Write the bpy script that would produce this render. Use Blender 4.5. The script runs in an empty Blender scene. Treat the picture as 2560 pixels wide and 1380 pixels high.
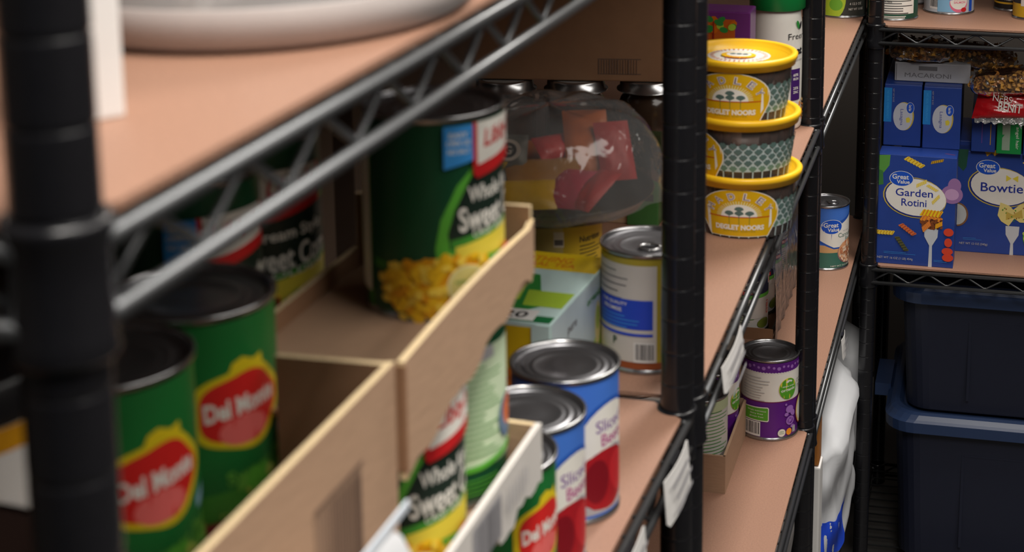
import bpy, bmesh, math, random
from mathutils import Vector, Matrix
random.seed(7)
SC = bpy.context.scene
COL = SC.collection
K = 0.0254            # the script thinks in inches
CAMH = 61.6           # camera height above the floor, inches
PITCH = 0.2012
F = 4283.0            # focal length in pixels of the 2560 frame
CX, CY = 1551.0, 73.0 # optical axis (the photo is a crop of a larger frame)

# ------------------------------------------------------------------ camera
cd = bpy.data.cameras.new('camera'); cam = bpy.data.objects.new('camera', cd); COL.objects.link(cam)
SC.camera = cam
cam.location = (0, 0, CAMH * K)
cam.rotation_euler = (math.pi / 2 - PITCH, 0, 0)
cd.sensor_fit = 'HORIZONTAL'; cd.sensor_width = 36.0
cd.lens = F / 2560 * 36
cd.shift_x = (1280 - CX) / 2560
cd.shift_y = (CY - 690) / 2560
cd.clip_start = 0.02; cd.clip_end = 50
cd.dof.use_dof = True
cd.dof.focus_distance = 104 * K
cd.dof.aperture_fstop = cd.lens / (0.2 * 25.4)
cd.dof.aperture_blades = 0

# ------------------------------------------------------------------ world, light, exposure
wd = bpy.data.worlds.new('world'); SC.world = wd; wd.use_nodes = True
wd.node_tree.nodes['Background'].inputs[0].default_value = (0.8, 0.85, 1.0, 1)
wd.node_tree.nodes['Background'].inputs[1].default_value = 0.015
SC.view_settings.view_transform = 'Standard'
SC.view_settings.look = 'None'
SC.view_settings.gamma = 1.0
SC.view_settings.use_curve_mapping = False
SC.view_settings.exposure = 0.0

def area(name, x, y, z, sx, sy, power, col=(1, 0.95, 0.88), rot=(0, 0, 0)):
    l = bpy.data.lights.new(name, 'AREA'); l.shape = 'RECTANGLE'; l.size = sx * K; l.size_y = sy * K
    l.energy = power; l.color = col
    o = bpy.data.objects.new(name, l); COL.objects.link(o)
    o.location = (x * K, y * K, (z + CAMH) * K); o.rotation_euler = rot
    return o
area('ceiling_lamp_aisle', 26, 96, 40, 10, 36, 44, rot=(0, 0, -0.22))
area('ceiling_lamp_near', 7, 8, 40, 14, 40, 33, rot=(0, 0, -0.22))
area('fill_light_right', 48, 20, 40, 40, 90, 30, rot=(0, 0.5, -0.22))  # added broad fill that brightens the labels from the aisle side

# ------------------------------------------------------------------ geometry helpers
CP, SP = math.cos(PITCH), math.sin(PITCH)
def at(u, v, Z):
    "point (inches, camera at 0,0,0) on the horizontal plane Z seen at pixel u,v"
    a = (u - CX) / F; b = (v - CY) / F
    x, y, z = a, CP - b * SP, -SP - b * CP
    t = Z / z
    return (x * t, y * t, Z)
TA = math.radians(14.35); TB = math.radians(12.6)
S1, S2, S3, S4 = -5.74, -21.55, -37.6, -53.6    # liner surfaces
A0 = (-6.12, 17.8); A1 = (1.83, 48.39)
def fr(o, th, s, e, z=0):
    "point s inches along a shelf row and e inches in from its front posts"
    return (o[0] + s * math.sin(th) - e * math.cos(th), o[1] + s * math.cos(th) + e * math.sin(th), z)
B0 = fr(A1, TB, 1.15, 0)[:2]
P3 = (9.41, 82.25)
C0 = fr(P3, TB, 1.2, 0)[:2]
D0 = (16.33, 107.3)

MAT = {}
def mat(name, col, rough=0.5, metal=0.0, noise=0.0, scale=40, bump=0.0, spec=0.5, alpha=1.0, trans=0.0, sheen=0, stretch=(1, 1, 1), coat=0.0):
    if name in MAT: return MAT[name]
    m = bpy.data.materials.new(name); m.use_nodes = True; MAT[name] = m
    nt = m.node_tree; b = nt.nodes['Principled BSDF']
    b.inputs['Roughness'].default_value = rough; b.inputs['Metallic'].default_value = metal
    b.inputs['Specular IOR Level'].default_value = spec
    b.inputs['Coat Weight'].default_value = coat
    b.inputs['Transmission Weight'].default_value = trans; b.inputs['Alpha'].default_value = alpha
    tc = nt.nodes.new('ShaderNodeTexCoord'); mp = nt.nodes.new('ShaderNodeMapping')
    mp.inputs['Scale'].default_value = stretch
    nt.links.new(tc.outputs['Object'], mp.inputs[0])
    n = nt.nodes.new('ShaderNodeTexNoise'); n.inputs['Scale'].default_value = scale; n.inputs['Detail'].default_value = 4
    nt.links.new(mp.outputs[0], n.inputs['Vector'])
    r = nt.nodes.new('ShaderNodeMixRGB'); r.blend_type = 'MIX'
    d = max(noise, 0.03)
    r.inputs[1].default_value = (*[c * (1 - d) for c in col], 1)
    r.inputs[2].default_value = (*[min(1, c * (1 + d)) for c in col], 1)
    nt.links.new(n.outputs['Fac'], r.inputs[0]); nt.links.new(r.outputs[0], b.inputs['Base Color'])
    if bump:
        bp = nt.nodes.new('ShaderNodeBump'); bp.inputs['Strength'].default_value = bump; bp.inputs['Distance'].default_value = 0.002
        nt.links.new(n.outputs['Fac'], bp.inputs['Height']); nt.links.new(bp.outputs[0], b.inputs['Normal'])
    return m
def S(r, g, b):
    "sRGB 0-255 to linear"
    f = lambda c: ((c / 255 + 0.055) / 1.055) ** 2.4 if c > 10 else c / 255 / 12.92
    return (f(r), f(g), f(b))
def film(name, tint=(1, 1, 1), gloss=0.12, rough=0.12, haze=0.0, bump=0.0, scale=40):
    "thin clear plastic: transparent with a sheen"
    if name in MAT: return MAT[name]
    m = bpy.data.materials.new(name); m.use_nodes = True; MAT[name] = m
    nt = m.node_tree; nt.nodes.clear()
    out = nt.nodes.new('ShaderNodeOutputMaterial'); tr = nt.nodes.new('ShaderNodeBsdfTransparent'); gl = nt.nodes.new('ShaderNodeBsdfGlossy')
    df = nt.nodes.new('ShaderNodeBsdfDiffuse'); m1 = nt.nodes.new('ShaderNodeMixShader'); m2 = nt.nodes.new('ShaderNodeMixShader')
    fz = nt.nodes.new('ShaderNodeFresnel'); ad = nt.nodes.new('ShaderNodeMath'); ad.operation = 'ADD'; ad.use_clamp = True
    tr.inputs[0].default_value = (*tint, 1); gl.inputs['Roughness'].default_value = rough
    df.inputs[0].default_value = (0.8, 0.8, 0.8, 1); m1.inputs[0].default_value = haze
    fz.inputs[0].default_value = 1.25; ad.inputs[1].default_value = gloss
    nt.links.new(fz.outputs[0], ad.inputs[0]); nt.links.new(ad.outputs[0], m2.inputs[0])
    nt.links.new(tr.outputs[0], m1.inputs[1]); nt.links.new(df.outputs[0], m1.inputs[2])
    nt.links.new(m1.outputs[0], m2.inputs[1]); nt.links.new(gl.outputs[0], m2.inputs[2]); nt.links.new(m2.outputs[0], out.inputs[0])
    tc = nt.nodes.new('ShaderNodeTexCoord'); n = nt.nodes.new('ShaderNodeTexNoise'); n.inputs['Scale'].default_value = scale; n.inputs['Distortion'].default_value = 1.5
    bp = nt.nodes.new('ShaderNodeBump'); bp.inputs['Strength'].default_value = bump; bp.inputs['Distance'].default_value = 0.004
    nt.links.new(tc.outputs['Object'], n.inputs['Vector']); nt.links.new(n.outputs['Fac'], bp.inputs['Height'])
    nt.links.new(bp.outputs[0], gl.inputs['Normal'])
    return m
# base materials
BLACK = mat('black_powder_coat', (0.009, 0.009, 0.011), 0.25, 0, 0.15, 300, 0.03)
RAILM = mat('dark_epoxy_wire', (0.10, 0.103, 0.108), 0.36, 0.75, 0.1, 200)
LINER = mat('hardboard', S(152, 114, 94), 0.55, 0, 0.32, 520, 0.15)
CARD = mat('corrugated_cardboard', S(168, 136, 110), 0.8, 0, 0.1, 60, 0.15, stretch=(1, 1, 6))
CARDD = mat('brown_cardboard', S(140, 104, 76), 0.8, 0, 0.12, 50, 0.15)
CARDE = mat('torn_cardboard_edge', S(214, 190, 150), 0.9, 0, 0.2, 300)
CARDK = mat('printed_brown_ink', S(104, 80, 66), 0.8, 0, 0.15, 100)
TIN = mat('tinplate', (0.42, 0.42, 0.43), 0.24, 0.95, 0.06, 60)
TIND = mat('dull_tinplate', (0.3, 0.3, 0.32), 0.33, 0.95, 0.08, 80)
WHITE = mat('white_paper', S(226, 224, 222), 0.5, 0, 0.04, 60)
OFFW = mat('off_white_paper', S(205, 200, 195), 0.6, 0, 0.08, 30)
INK = mat('black_ink', S(34, 34, 38), 0.5)
GREYI = mat('grey_ink', S(110, 108, 112), 0.5)
LGREY = mat('light_grey_ink', S(170, 168, 172), 0.5)
def pm(name, r, g, b, rough=0.42, noise=0.05): return mat(name, S(r, g, b), rough, 0, noise, 60)

class MB:
    "collects faces (inches, local) and links them as one mesh object"
    def __init__(s): s.v = []; s.f = []; s.m = []; s.sm = []; s.mats = []
    def mi(s, m):
        if m not in s.mats: s.mats.append(m)
        return s.mats.index(m)
    def add(s, vs, fs, m, smooth=False):
        o = len(s.v); s.v += [tuple(p) for p in vs]; k = s.mi(m)
        for f in fs: s.f.append([i + o for i in f]); s.m.append(k); s.sm.append(smooth)
    def box(s, c, d, m, rz=0.0):
        x, y, z = [q / 2 for q in d]; R = Matrix.Rotation(rz, 3, 'Z')
        vs = [R @ Vector((a * x, b * y, w * z)) + Vector(c) for w in (-1, 1) for a, b in ((-1, -1), (1, -1), (1, 1), (-1, 1))]
        s.add(vs, [(3, 2, 1, 0), (4, 5, 6, 7), (0, 1, 5, 4), (1, 2, 6, 5), (2, 3, 7, 6), (3, 0, 4, 7)], m)
    def bbox(s, c, d, m, b=0.06):
        "box with bevelled edges"
        bm = bmesh.new(); bmesh.ops.create_cube(bm, size=1.0)
        for v in bm.verts: v.co = Vector((v.co.x * d[0], v.co.y * d[1], v.co.z * d[2]))
        bmesh.ops.bevel(bm, geom=list(bm.edges), offset=b, segments=2, profile=0.6, affect='EDGES')
        bm.verts.ensure_lookup_table(); bm.verts.index_update()
        s.add([v.co + Vector(c) for v in bm.verts], [[v.index for v in f.verts] for f in bm.faces], m); bm.free()
    def tube(s, pts, r, m, n=8, cap=True, smooth=True):
        pts = [Vector(p) for p in pts]; vs = []; fs = []
        up = Vector((0, 0, 1)); prev = None
        for i, p in enumerate(pts):
            d = (pts[min(i + 1, len(pts) - 1)] - pts[max(i - 1, 0)]).normalized()
            if prev is None: a = d.cross(up if abs(d.z) < 0.9 else Vector((1, 0, 0))).normalized()
            else: a = (prev - d * prev.dot(d)).normalized()
            prev = a; b = d.cross(a)
            for k in range(n):
                t = 2 * math.pi * k / n; vs.append(p + (a * math.cos(t) + b * math.sin(t)) * r)
        for i in range(len(pts) - 1):
            for k in range(n): fs.append((i * n + k, i * n + (k + 1) % n, (i + 1) * n + (k + 1) % n, (i + 1) * n + k))
        if cap: fs.append(tuple(range(n))[::-1]); fs.append(tuple((len(pts) - 1) * n + k for k in range(n)))
        s.add(vs, fs, m, smooth)
    def lathe(s, prof, m, n=64, c=(0, 0, 0), smooth=True, sx=1.0, sy=1.0):
        vs = []; fs = []
        for r, z in prof:
            for k in range(n):
                t = 2 * math.pi * k / n; vs.append((c[0] + r * sx * math.cos(t), c[1] + r * sy * math.sin(t), c[2] + z))
        for i in range(len(prof) - 1):
            for k in range(n):
                fs.append((i * n + k, i * n + (k + 1) % n, (i + 1) * n + (k + 1) % n, (i + 1) * n + k))
        s.add(vs, fs, m, smooth)
    def build(s, name, parent=None, loc=None, rz=0.0):
        me = bpy.data.meshes.new(name)
        me.from_pydata([(x * K, y * K, z * K) for x, y, z in s.v], [], s.f)
        for m in s.mats: me.materials.append(m)
        me.polygons.foreach_set('material_index', s.m); me.polygons.foreach_set('use_smooth', s.sm); me.update()
        o = bpy.data.objects.new(name, me); COL.objects.link(o)
        if parent: o.parent = parent
        if loc: o.location = P(loc); o.rotation_euler = (0, 0, rz)
        return o
def P(p): return Vector((p[0] * K, p[1] * K, (p[2] + CAMH) * K))
def tag(o, label, cat, group=None, kind=None):
    if label: o['label'] = label
    if cat: o['category'] = cat
    if group: o['group'] = group
    if kind: o['kind'] = kind
    return o
def thing(name, label, cat, loc, rz=0.0, group=None):
    o = bpy.data.objects.new(name, None); COL.objects.link(o); o.empty_display_size = 0.02
    o.location = P(loc); o.rotation_euler = (0, 0, rz)
    return tag(o, label, cat, group)
def copy_tree(o, parent=None):
    c = o.copy(); COL.objects.link(c); c.parent = parent
    for ch in o.children: copy_tree(ch, c)
    return c
def scrap(o):
    for ch in list(o.children): scrap(ch)
    bpy.data.objects.remove(o)

# ------------------------------------------------------------------ flat artwork that can be wrapped round a can
_tc = {}
def text2d(st, bold=0.02, shear=0.0):
    key = (st, bold, shear)
    if key in _tc: return _tc[key]
    cu = bpy.data.curves.new('lettering', 'FONT'); cu.body = st; cu.size = 1; cu.offset = bold; cu.shear = shear
    cu.resolution_u = 3; cu.fill_mode = 'FRONT'
    o = bpy.data.objects.new('lettering', cu); COL.objects.link(o)
    bpy.context.view_layer.update()
    me = bpy.data.meshes.new_from_object(o)
    vs = [(v.co.x, v.co.y) for v in me.vertices]; fs = [list(p.vertices) for p in me.polygons]
    bpy.data.objects.remove(o); bpy.data.meshes.remove(me); bpy.data.curves.remove(cu)
    if not vs: _tc[key] = ([], []); return _tc[key]
    x0 = min(a for a, b in vs); x1 = max(a for a, b in vs); y0 = min(b for a, b in vs); y1 = max(b for a, b in vs)
    vs = [((a - (x0 + x1) / 2) / max(x1 - x0, 1e-6), (b - (y0 + y1) / 2) / max(y1 - y0, 1e-6)) for a, b in vs]
    _tc[key] = (vs, fs); return _tc[key]
class Art:
    def __init__(s): s.items = []
    def shift(s, dx, dy):
        s.items = [([(a + dx, max(.17, min(4.22, b + dy)) if dy else b) for a, b in vs], fs, m) for vs, fs, m in s.items]; return s
    def poly(s, pts, m): s.items.append(([tuple(p) for p in pts], [list(range(len(pts)))], m)); return s
    def rect(s, x, y, w, h, m, a=0):
        c, n = math.cos(a), math.sin(a)
        return s.poly([(x + u * c - v * n, y + u * n + v * c) for u, v in ((-w / 2, -h / 2), (w / 2, -h / 2), (w / 2, h / 2), (-w / 2, h / 2))], m)
    def ell(s, x, y, rx, ry, m, n=28, a=0, t0=0, t1=2 * math.pi, wob=0):
        c, q = math.cos(a), math.sin(a); pts = []
        k = n if t1 - t0 > 6.2 else n + 1
        for i in range(k):
            t = t0 + (t1 - t0) * i / n; f = 1 + (wob * math.sin(i * 2.7) if wob else 0)
            u, v = rx * math.cos(t) * f, ry * math.sin(t) * f; pts.append((x + u * c - v * q, y + u * q + v * c))
        return s.poly(pts, m)
    def text(s, st, x, y, w, h, m, a=0, bold=0.02, shear=0.0):
        vs, fs = text2d(st, bold, shear)
        c, n = math.cos(a), math.sin(a)
        s.items.append(([(x + u * w * c - v * h * n, y + u * w * n + v * h * c) for u, v in vs], fs, m)); return s
    def lines(s, x, y, w, n, dy, th, m, seed=1):
        r = random.Random(seed)
        for i in range(n):
            ww = w * r.uniform(0.6, 1); s.rect(x - (w - ww) / 2, y - i * dy, ww, th, m)
        return s
    def barcode(s, x, y, w, h, bg=None, seed=3):
        r = random.Random(seed); s.rect(x, y, w, h, bg or WHITE); u = x - w * 0.42
        while u < x + w * 0.42:
            t = w * r.choice((0.015, 0.03, 0.045)); s.rect(u + t / 2, y + h * 0.04, t, h * 0.8, INK); u += t + w * r.choice((0.02, 0.03, 0.04))
        return s
    def kernels(s, x, y, w, h, n, mats, r=0.12, seed=5, inside=None, asp=0.8):
        q = random.Random(seed)
        for i in range(n):
            a, b = x + q.uniform(-w / 2, w / 2), y + q.uniform(-h / 2, h / 2)
            if inside and not inside(a, b): continue
            s.ell(a, b, r * q.uniform(.8, 1.2), r * asp * q.uniform(.8, 1.2), q.choice(mats), n=9, a=q.uniform(0, 3))
        return s
    def noodle(s, x, y, L, w, a, m, m2):
        "a twisted noodle: a body with slanting ridges"
        c, n = math.cos(a), math.sin(a); T = lambda u, v: (x + u * c - v * n, y + u * n + v * c)
        k = 6; top = []; bot = []
        for i in range(2 * k + 1):
            u = -L / 2 + L * i / (2 * k); b = w / 2 * (1 if i % 2 else 0.75); top.append(T(u + w * .2, b)); bot.append(T(u - w * .2, -b))
        s.poly(top + bot[::-1], m)
        for i in range(k):
            u = -L / 2 + L * (i + .5) / k; s.poly([T(u - .2 * w, -w * .42), T(u - .02 * w, -w * .42), T(u + .3 * w, w * .42), T(u + .12 * w, w * .42)], m2)
        return s
    def emit(s, mb, mapf, step=None, lift=0.0016, base=0.004):
        off = base; lift = min(lift, .06 / max(1, len(s.items)))
        for vs, fs, m in s.items:
            off += lift
            if not vs: continue
            if step:
                bm = bmesh.new(); bv = [bm.verts.new((a, b, 0)) for a, b in vs]
                for f in fs:
                    try: bm.faces.new([bv[i] for i in f])
                    except Exception: pass
                x0 = min(a for a, b in vs); x1 = max(a for a, b in vs); k = math.floor(x0 / step) + 1
                while k * step < x1:
                    bmesh.ops.bisect_plane(bm, geom=list(bm.verts) + list(bm.edges) + list(bm.faces), plane_co=(k * step, 0, 0), plane_no=(1, 0, 0)); k += 1
                bm.verts.ensure_lookup_table(); bm.verts.index_update()
                V2 = [(v.co.x, v.co.y) for v in bm.verts]; F2 = [[v.index for v in f.verts] for f in bm.faces]; bm.free()
            else: V2, F2 = vs, fs
            out = [mapf(a, b, off) for a, b in V2]
            # keep every face turned outwards
            F3 = []
            for f in F2:
                ar = sum(V2[f[i]][0] * V2[f[(i + 1) % len(f)]][1] - V2[f[(i + 1) % len(f)]][0] * V2[f[i]][1] for i in range(len(f)))
                if abs(ar) < 1e-9: continue
                F3.append(f if ar > 0 else f[::-1])
            mb.add(out, F3, m, bool(step))
def wrapc(r0, h0=0.0, r1=None, H=1.0):
    "art (x = arc inches from the front, y = height) onto a can whose front is local -Y"
    def f(a, b, off):
        r = r0 if r1 is None else r0 + (r1 - r0) * (b - h0) / H
        t = -math.pi / 2 + a / r0
        return ((r + off) * math.cos(t), (r + off) * math.sin(t), b)
    return f
def to_cam(p, face):
    "rotation that turns local -Y towards the camera, then face degrees to the right"
    return math.atan2(-p[1], -p[0]) + math.pi / 2 + math.radians(face)

# ------------------------------------------------------------------ cans
def can_body(mb, D, h):
    r = D / 2
    mb.lathe([(0.01, 0.06), (r * .8, 0.06), (r * .86, 0.1), (r - .04, 0.1), (r - .01, 0.0), (r + .035, 0.02), (r + .035, 0.1), (r - .02, 0.14), (r - .03, 0.2),
              (r - .03, h - .2), (r - .02, h - .13), (r + .035, h - .1), (r + .04, h - .02), (r + .01, h), (r - .05, h - .02), (r - .06, h - .16)], TIN)
def can_lid(mb, D, h, m=None):
    r = D / 2 - .06; z = h - .16
    prof = [(r, z + .1), (r - .01, z)]
    for f, dz in ((.95, 0), (.92, .03), (.89, 0), (.80, 0), (.77, .035), (.74, .01), (.66, 0), (.63, .025), (.6, 0), (.3, -.01), (.01, -.01)): prof.append((r * f, z + dz))
    mb.lathe(prof, m or TIND)
def make_can(name, label, loc, D, h, base, art, face=50, group=None, tab=False, cat='can', lid=None, tilt=None, band=None):
    t = thing(name, label, cat, loc, to_cam(loc, face), group)
    b = MB(); can_body(b, D, h); b.build('tin_body', t)
    l = MB(); can_lid(l, D, h, lid); l.build('lid', t)
    p = MB(); r = D / 2 - .015; lo, hi = band or (.17, h - .17)
    p.lathe([(r, lo), (r, hi)], base, 72)
    art.emit(p, wrapc(r), 0.16)
    p.build('paper_label', t)
    if tab:
        q = MB(); q.tube([(0.1 + .34 * math.cos(a / 12 * 6.283), -.45 + .3 * math.sin(a / 12 * 6.283), h - .1) for a in range(13)], .05, TIN, 6)
        q.box((0.1, -.1, h - .1), (.22, .35, .04), TIN); q.build('pull_tab', t)
    return t
G_DK = pm('label_dark_green', 14, 74, 44); G_BK = pm('label_black_green', 22, 40, 32); G_MD = pm('label_mid_green', 62, 140, 48); G_BR = pm('label_bright_green', 92, 176, 58)
G_LT = pm('label_light_green', 176, 200, 90); YEL = pm('label_yellow', 228, 208, 70); CORN1 = pm('corn_yellow', 240, 190, 30); CORN2 = pm('corn_gold', 228, 158, 18); CORN3 = pm('corn_pale', 250, 214, 80)
RED = pm('label_red', 196, 30, 34); REDB = pm('label_brick_red', 150, 30, 26); SKY = pm('label_sky_blue', 60, 150, 226); CREAM = pm('label_cream', 226, 214, 150)
WARM = pm('label_warm_white', 232, 228, 220)
def art_corn(words, cob=False, dy=0.0):
    a = Art()
    a.rect(-3.35, 2.1, .3, 3.9, G_MD)
    a.rect(-3.8, 2.1, .5, 3.9, G_BK)
    # lighter foreground arch with the dark name panel
    a.poly([(-1.55, .9), (-1.62, 1.6), (-1.5, 2.2), (-1.15, 2.9), (-.7, 3.35), (1.6, 3.35), (1.6, .9)], G_BR)
    a.poly([(-1.32, 1.55), (-1.36, 1.9), (-1.2, 2.4), (-.9, 2.95), (-.6, 3.3), (1.6, 3.3), (1.6, 1.3)], G_BK)
    a.poly([(-1.32, 1.75), (-1.25, 1.45), (1.6, 1.2), (1.6, 2.15)], G_MD)
    a.poly([(-1.2, 1.6), (-.2, 1.75), (1.6, 2.0), (1.6, 1.2), (-1.2, 1.35)], YEL)
    a.text(words[0], .05, 2.72 + dy, 1.9, .34, WARM, a=.05); a.text(words[1], .05, 2.22 + dy, 2.35, .52, WARM, a=.05)
    a.text(words[2], 0.1, 1.87 + dy, 1.8, .16, WARM, a=.05, bold=0)
    # bowl band, kernels, leaf
    a.poly([(-3.1, 1.25), (-2, 1.15), (-.8, 1.1), (.2, 1.2), (1.6, 1.5), (1.6, 1.2), (0, .95), (-1.5, .9), (-3.1, 1.1)], G_MD)
    if not cob: a.poly([(-3.1, 1.15), (-1, .9), (.6, .95), (.3, 1.15), (-1.5, 1.2)], G_DK)
    a.poly([(-.9, .6), (0, 1.05), (1.5, 1.35), (1.5, .6), (.2, .2)], G_BR)
    a.ell(-1.45, .72, 1.4, .68, CORN2, wob=.03)
    a.kernels(-1.45, .78, 2.9, 1.5, 300, [CORN1, CORN2, CORN3, CORN1], .11, inside=lambda x, y: ((x + 1.45) / 1.45) ** 2 + ((y - .72) / .74) ** 2 < 1)
    if cob:
        a.poly([(-1.0, .2), (.0, .2), (.35, 1.4), (.1, 1.5), (-.5, 1.2)], G_LT)
        a.kernels(-.2, .8, .7, 1.1, 60, [CORN1, CORN3, YEL], .1)
        a.rect(-.7, 1.18, .75, .42, REDB); a.rect(-.7, 1.14, .5, .16, RED)
    else:
        a.ell(-.98, .8, .42, .42, CREAM); a.ell(-.98, .8, .36, .36, pm('badge_ring', 214, 200, 120))
        a.text('NON-GMO', -.98, .86, .5, .09, G_MD); a.text('CORN', -.98, .7, .3, .08, G_MD)
    a.ell(.25, 1.15, .3, .24, RED)
    # hang-tag logo and the blue flash
    a.poly([(-1.42, 4.18 + dy), (-1.42, 3.28 + dy), (-.8, 3.42 + dy), (-.8, 4.18 + dy)], SKY)
    a.text('EASY', -1.11, 3.98 + dy, .4, .11, WARM); a.text('OPEN LID', -1.11, 3.82 + dy, .5, .1, WARM); a.text('NO SALT', -1.11, 3.64 + dy, .46, .1, WARM)
    a.poly([(-.8, 4.2 + dy), (-.8, 3.12 + dy), (-.72, 3.02 + dy), (.85, 3.32 + dy), (.85, 4.2 + dy)], RED)
    a.poly([(-.7, 4.2 + dy), (-.7, 3.3 + dy), (.76, 3.56 + dy), (.76, 4.2 + dy)], WARM)
    a.text("Libby's", .05, 3.83 + dy, 1.2, .5, RED, a=.1, bold=.03, shear=.25)
    # nutrition panel on the other side
    a.rect(-3.0 + 8.0, 2.1, 2.0, 3.2, WARM)
    return a
def art_corn_back():
    a = Art(); PALE = pm('pale_green_panel', 206, 224, 190)
    a.rect(.2, 2.2, 3.2, 2.7, PALE); a.rect(-.2, 3.35, 1.3, .28, LGREY, a=.1)
    a.lines(-.1, 3.1, 1.9, 16, .13, .03, G_MD)
    a.poly([(-1.6, .9), (0, .95), (1.8, 1.25), (1.8, 1.1), (0, .82), (-1.6, .78)], G_BR)
    a.ell(1.0, 1.75, .42, .5, pm('slate_blue', 96, 120, 150)); a.ell(1.08, 1.85, .3, .36, pm('carrot_orange', 214, 110, 60))
    a.lines(.2, .62, 2.0, 4, .1, .03, G_BR)
    return a
def art_garden(dy=0.0):
    a = Art(); Y = pm('shield_yellow', 226, 200, 30); R = pm('shield_red', 214, 38, 36); PK = pm('shield_pink', 234, 110, 106); LB = pm('patch_light_blue', 150, 190, 214)
    GG = pm('pea_green', 104, 176, 66)
    a.poly([(-1.9, .2), (-1.9, .9), (0, 1.1), (1.9, 1.6), (1.9, .2)], G_MD)
    def sh(k, m, cy=2.55):
        pts = []
        for i in range(48):
            t = 2 * math.pi * i / 48; r = 1.0 + .05 * math.cos(5 * t)
            pts.append((k * 1.02 * r * math.cos(t), cy + dy + k * .78 * r * math.sin(t)))
        a.poly(pts, m)
    sh(1.0, Y); a.poly([(-.3, 3.2), (-.2, 3.42), (0, 3.5), (.25, 3.4), (.45, 3.46), (.5, 3.1)], Y); sh(.85, R)
    a.ell(0, 2.15, .5, .28, PK)
    a.text('Del Monte', 0, 2.62, 1.5, .36, WARM, a=.08, bold=.035)
    a.rect(1.15, 1.85, .5, .22, LB, a=.3)
    a.text('Sweet Peas', .5, 1.38, 1.8, .26, GG, a=.12)
    a.kernels(.75, 1.0, 1.7, .5, 46, [GG, G_BR, G_LT], .13, asp=1)
    a.text('no salt added', .2, .72, 1.5, .12, G_LT, a=.1, bold=0)
    a.poly([(-1.2, .28), (-1.0, .5), (1.9, .72), (1.9, .3)], pm('maroon_band', 138, 44, 48))
    a.rect(-1.6, 1.4, .5, .08, LGREY)
    return a
BLU = pm('beet_blue', 66, 116, 206); NAVY = pm('navy_ink', 26, 42, 120); PURP = pm('purple_ink', 120, 70, 150); MAG = pm('magenta_ink', 176, 40, 130)
GVB = pm('oval_blue', 24, 82, 196); BEET = pm('beet_red', 170, 24, 34); BEET2 = pm('beet_dark', 128, 14, 28)
def oval_logo(a, x, y, k, tilt=0.0):
    a.ell(x, y, .78 * k, .52 * k, WARM, a=tilt); a.ell(x, y, .74 * k, .49 * k, GVB, a=tilt)
    a.text('Great', x - .06 * k, y + .13 * k, 1.06 * k, .33 * k, WARM, a=tilt); a.text('Value', x + .12 * k, y - .2 * k, .84 * k, .26 * k, WARM, a=tilt)
def art_beets():
    a = Art()
    a.ell(.0, 2.35, 1.25, 1.35, pm('beet_deep_blue', 34, 84, 176)); a.ell(0.02, 2.28, 1.18, 1.3, WARM)
    a.text('Sliced', .0, 3.02, 1.1, .34, PURP, a=.06, bold=0.01); a.text('Beets', .12, 2.62, .98, .34, MAG, a=.06, bold=0.01)
    a.poly([(-1.2, .6), (-1.3, 1.6), (-.6, 2.28), (.2, 2.38), (.9, 2.1), (1.15, 1.5), (1.0, .6)], LGREY)
    a.ell(-.15, 1.5, 1.05, .84, BEET, wob=.02); a.ell(-.5, 1.5, .4, .6, BEET2); a.ell(.35, 1.55, .4, .62, pm('beet_bright', 196, 36, 44), a=.3)
    a.poly([(-1.8, .17), (-1.8, .32), (0, .3), (1.8, .5), (1.8, .17)], pm('label_maroon', 84, 26, 50))
    a.poly([(.75, .6), (1.15, .8), (1.35, 1.3), (1.15, 1.3), (.9, .9)], pm('sage_leaf', 170, 190, 150))
    a.shift(0, -.35); return a
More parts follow.
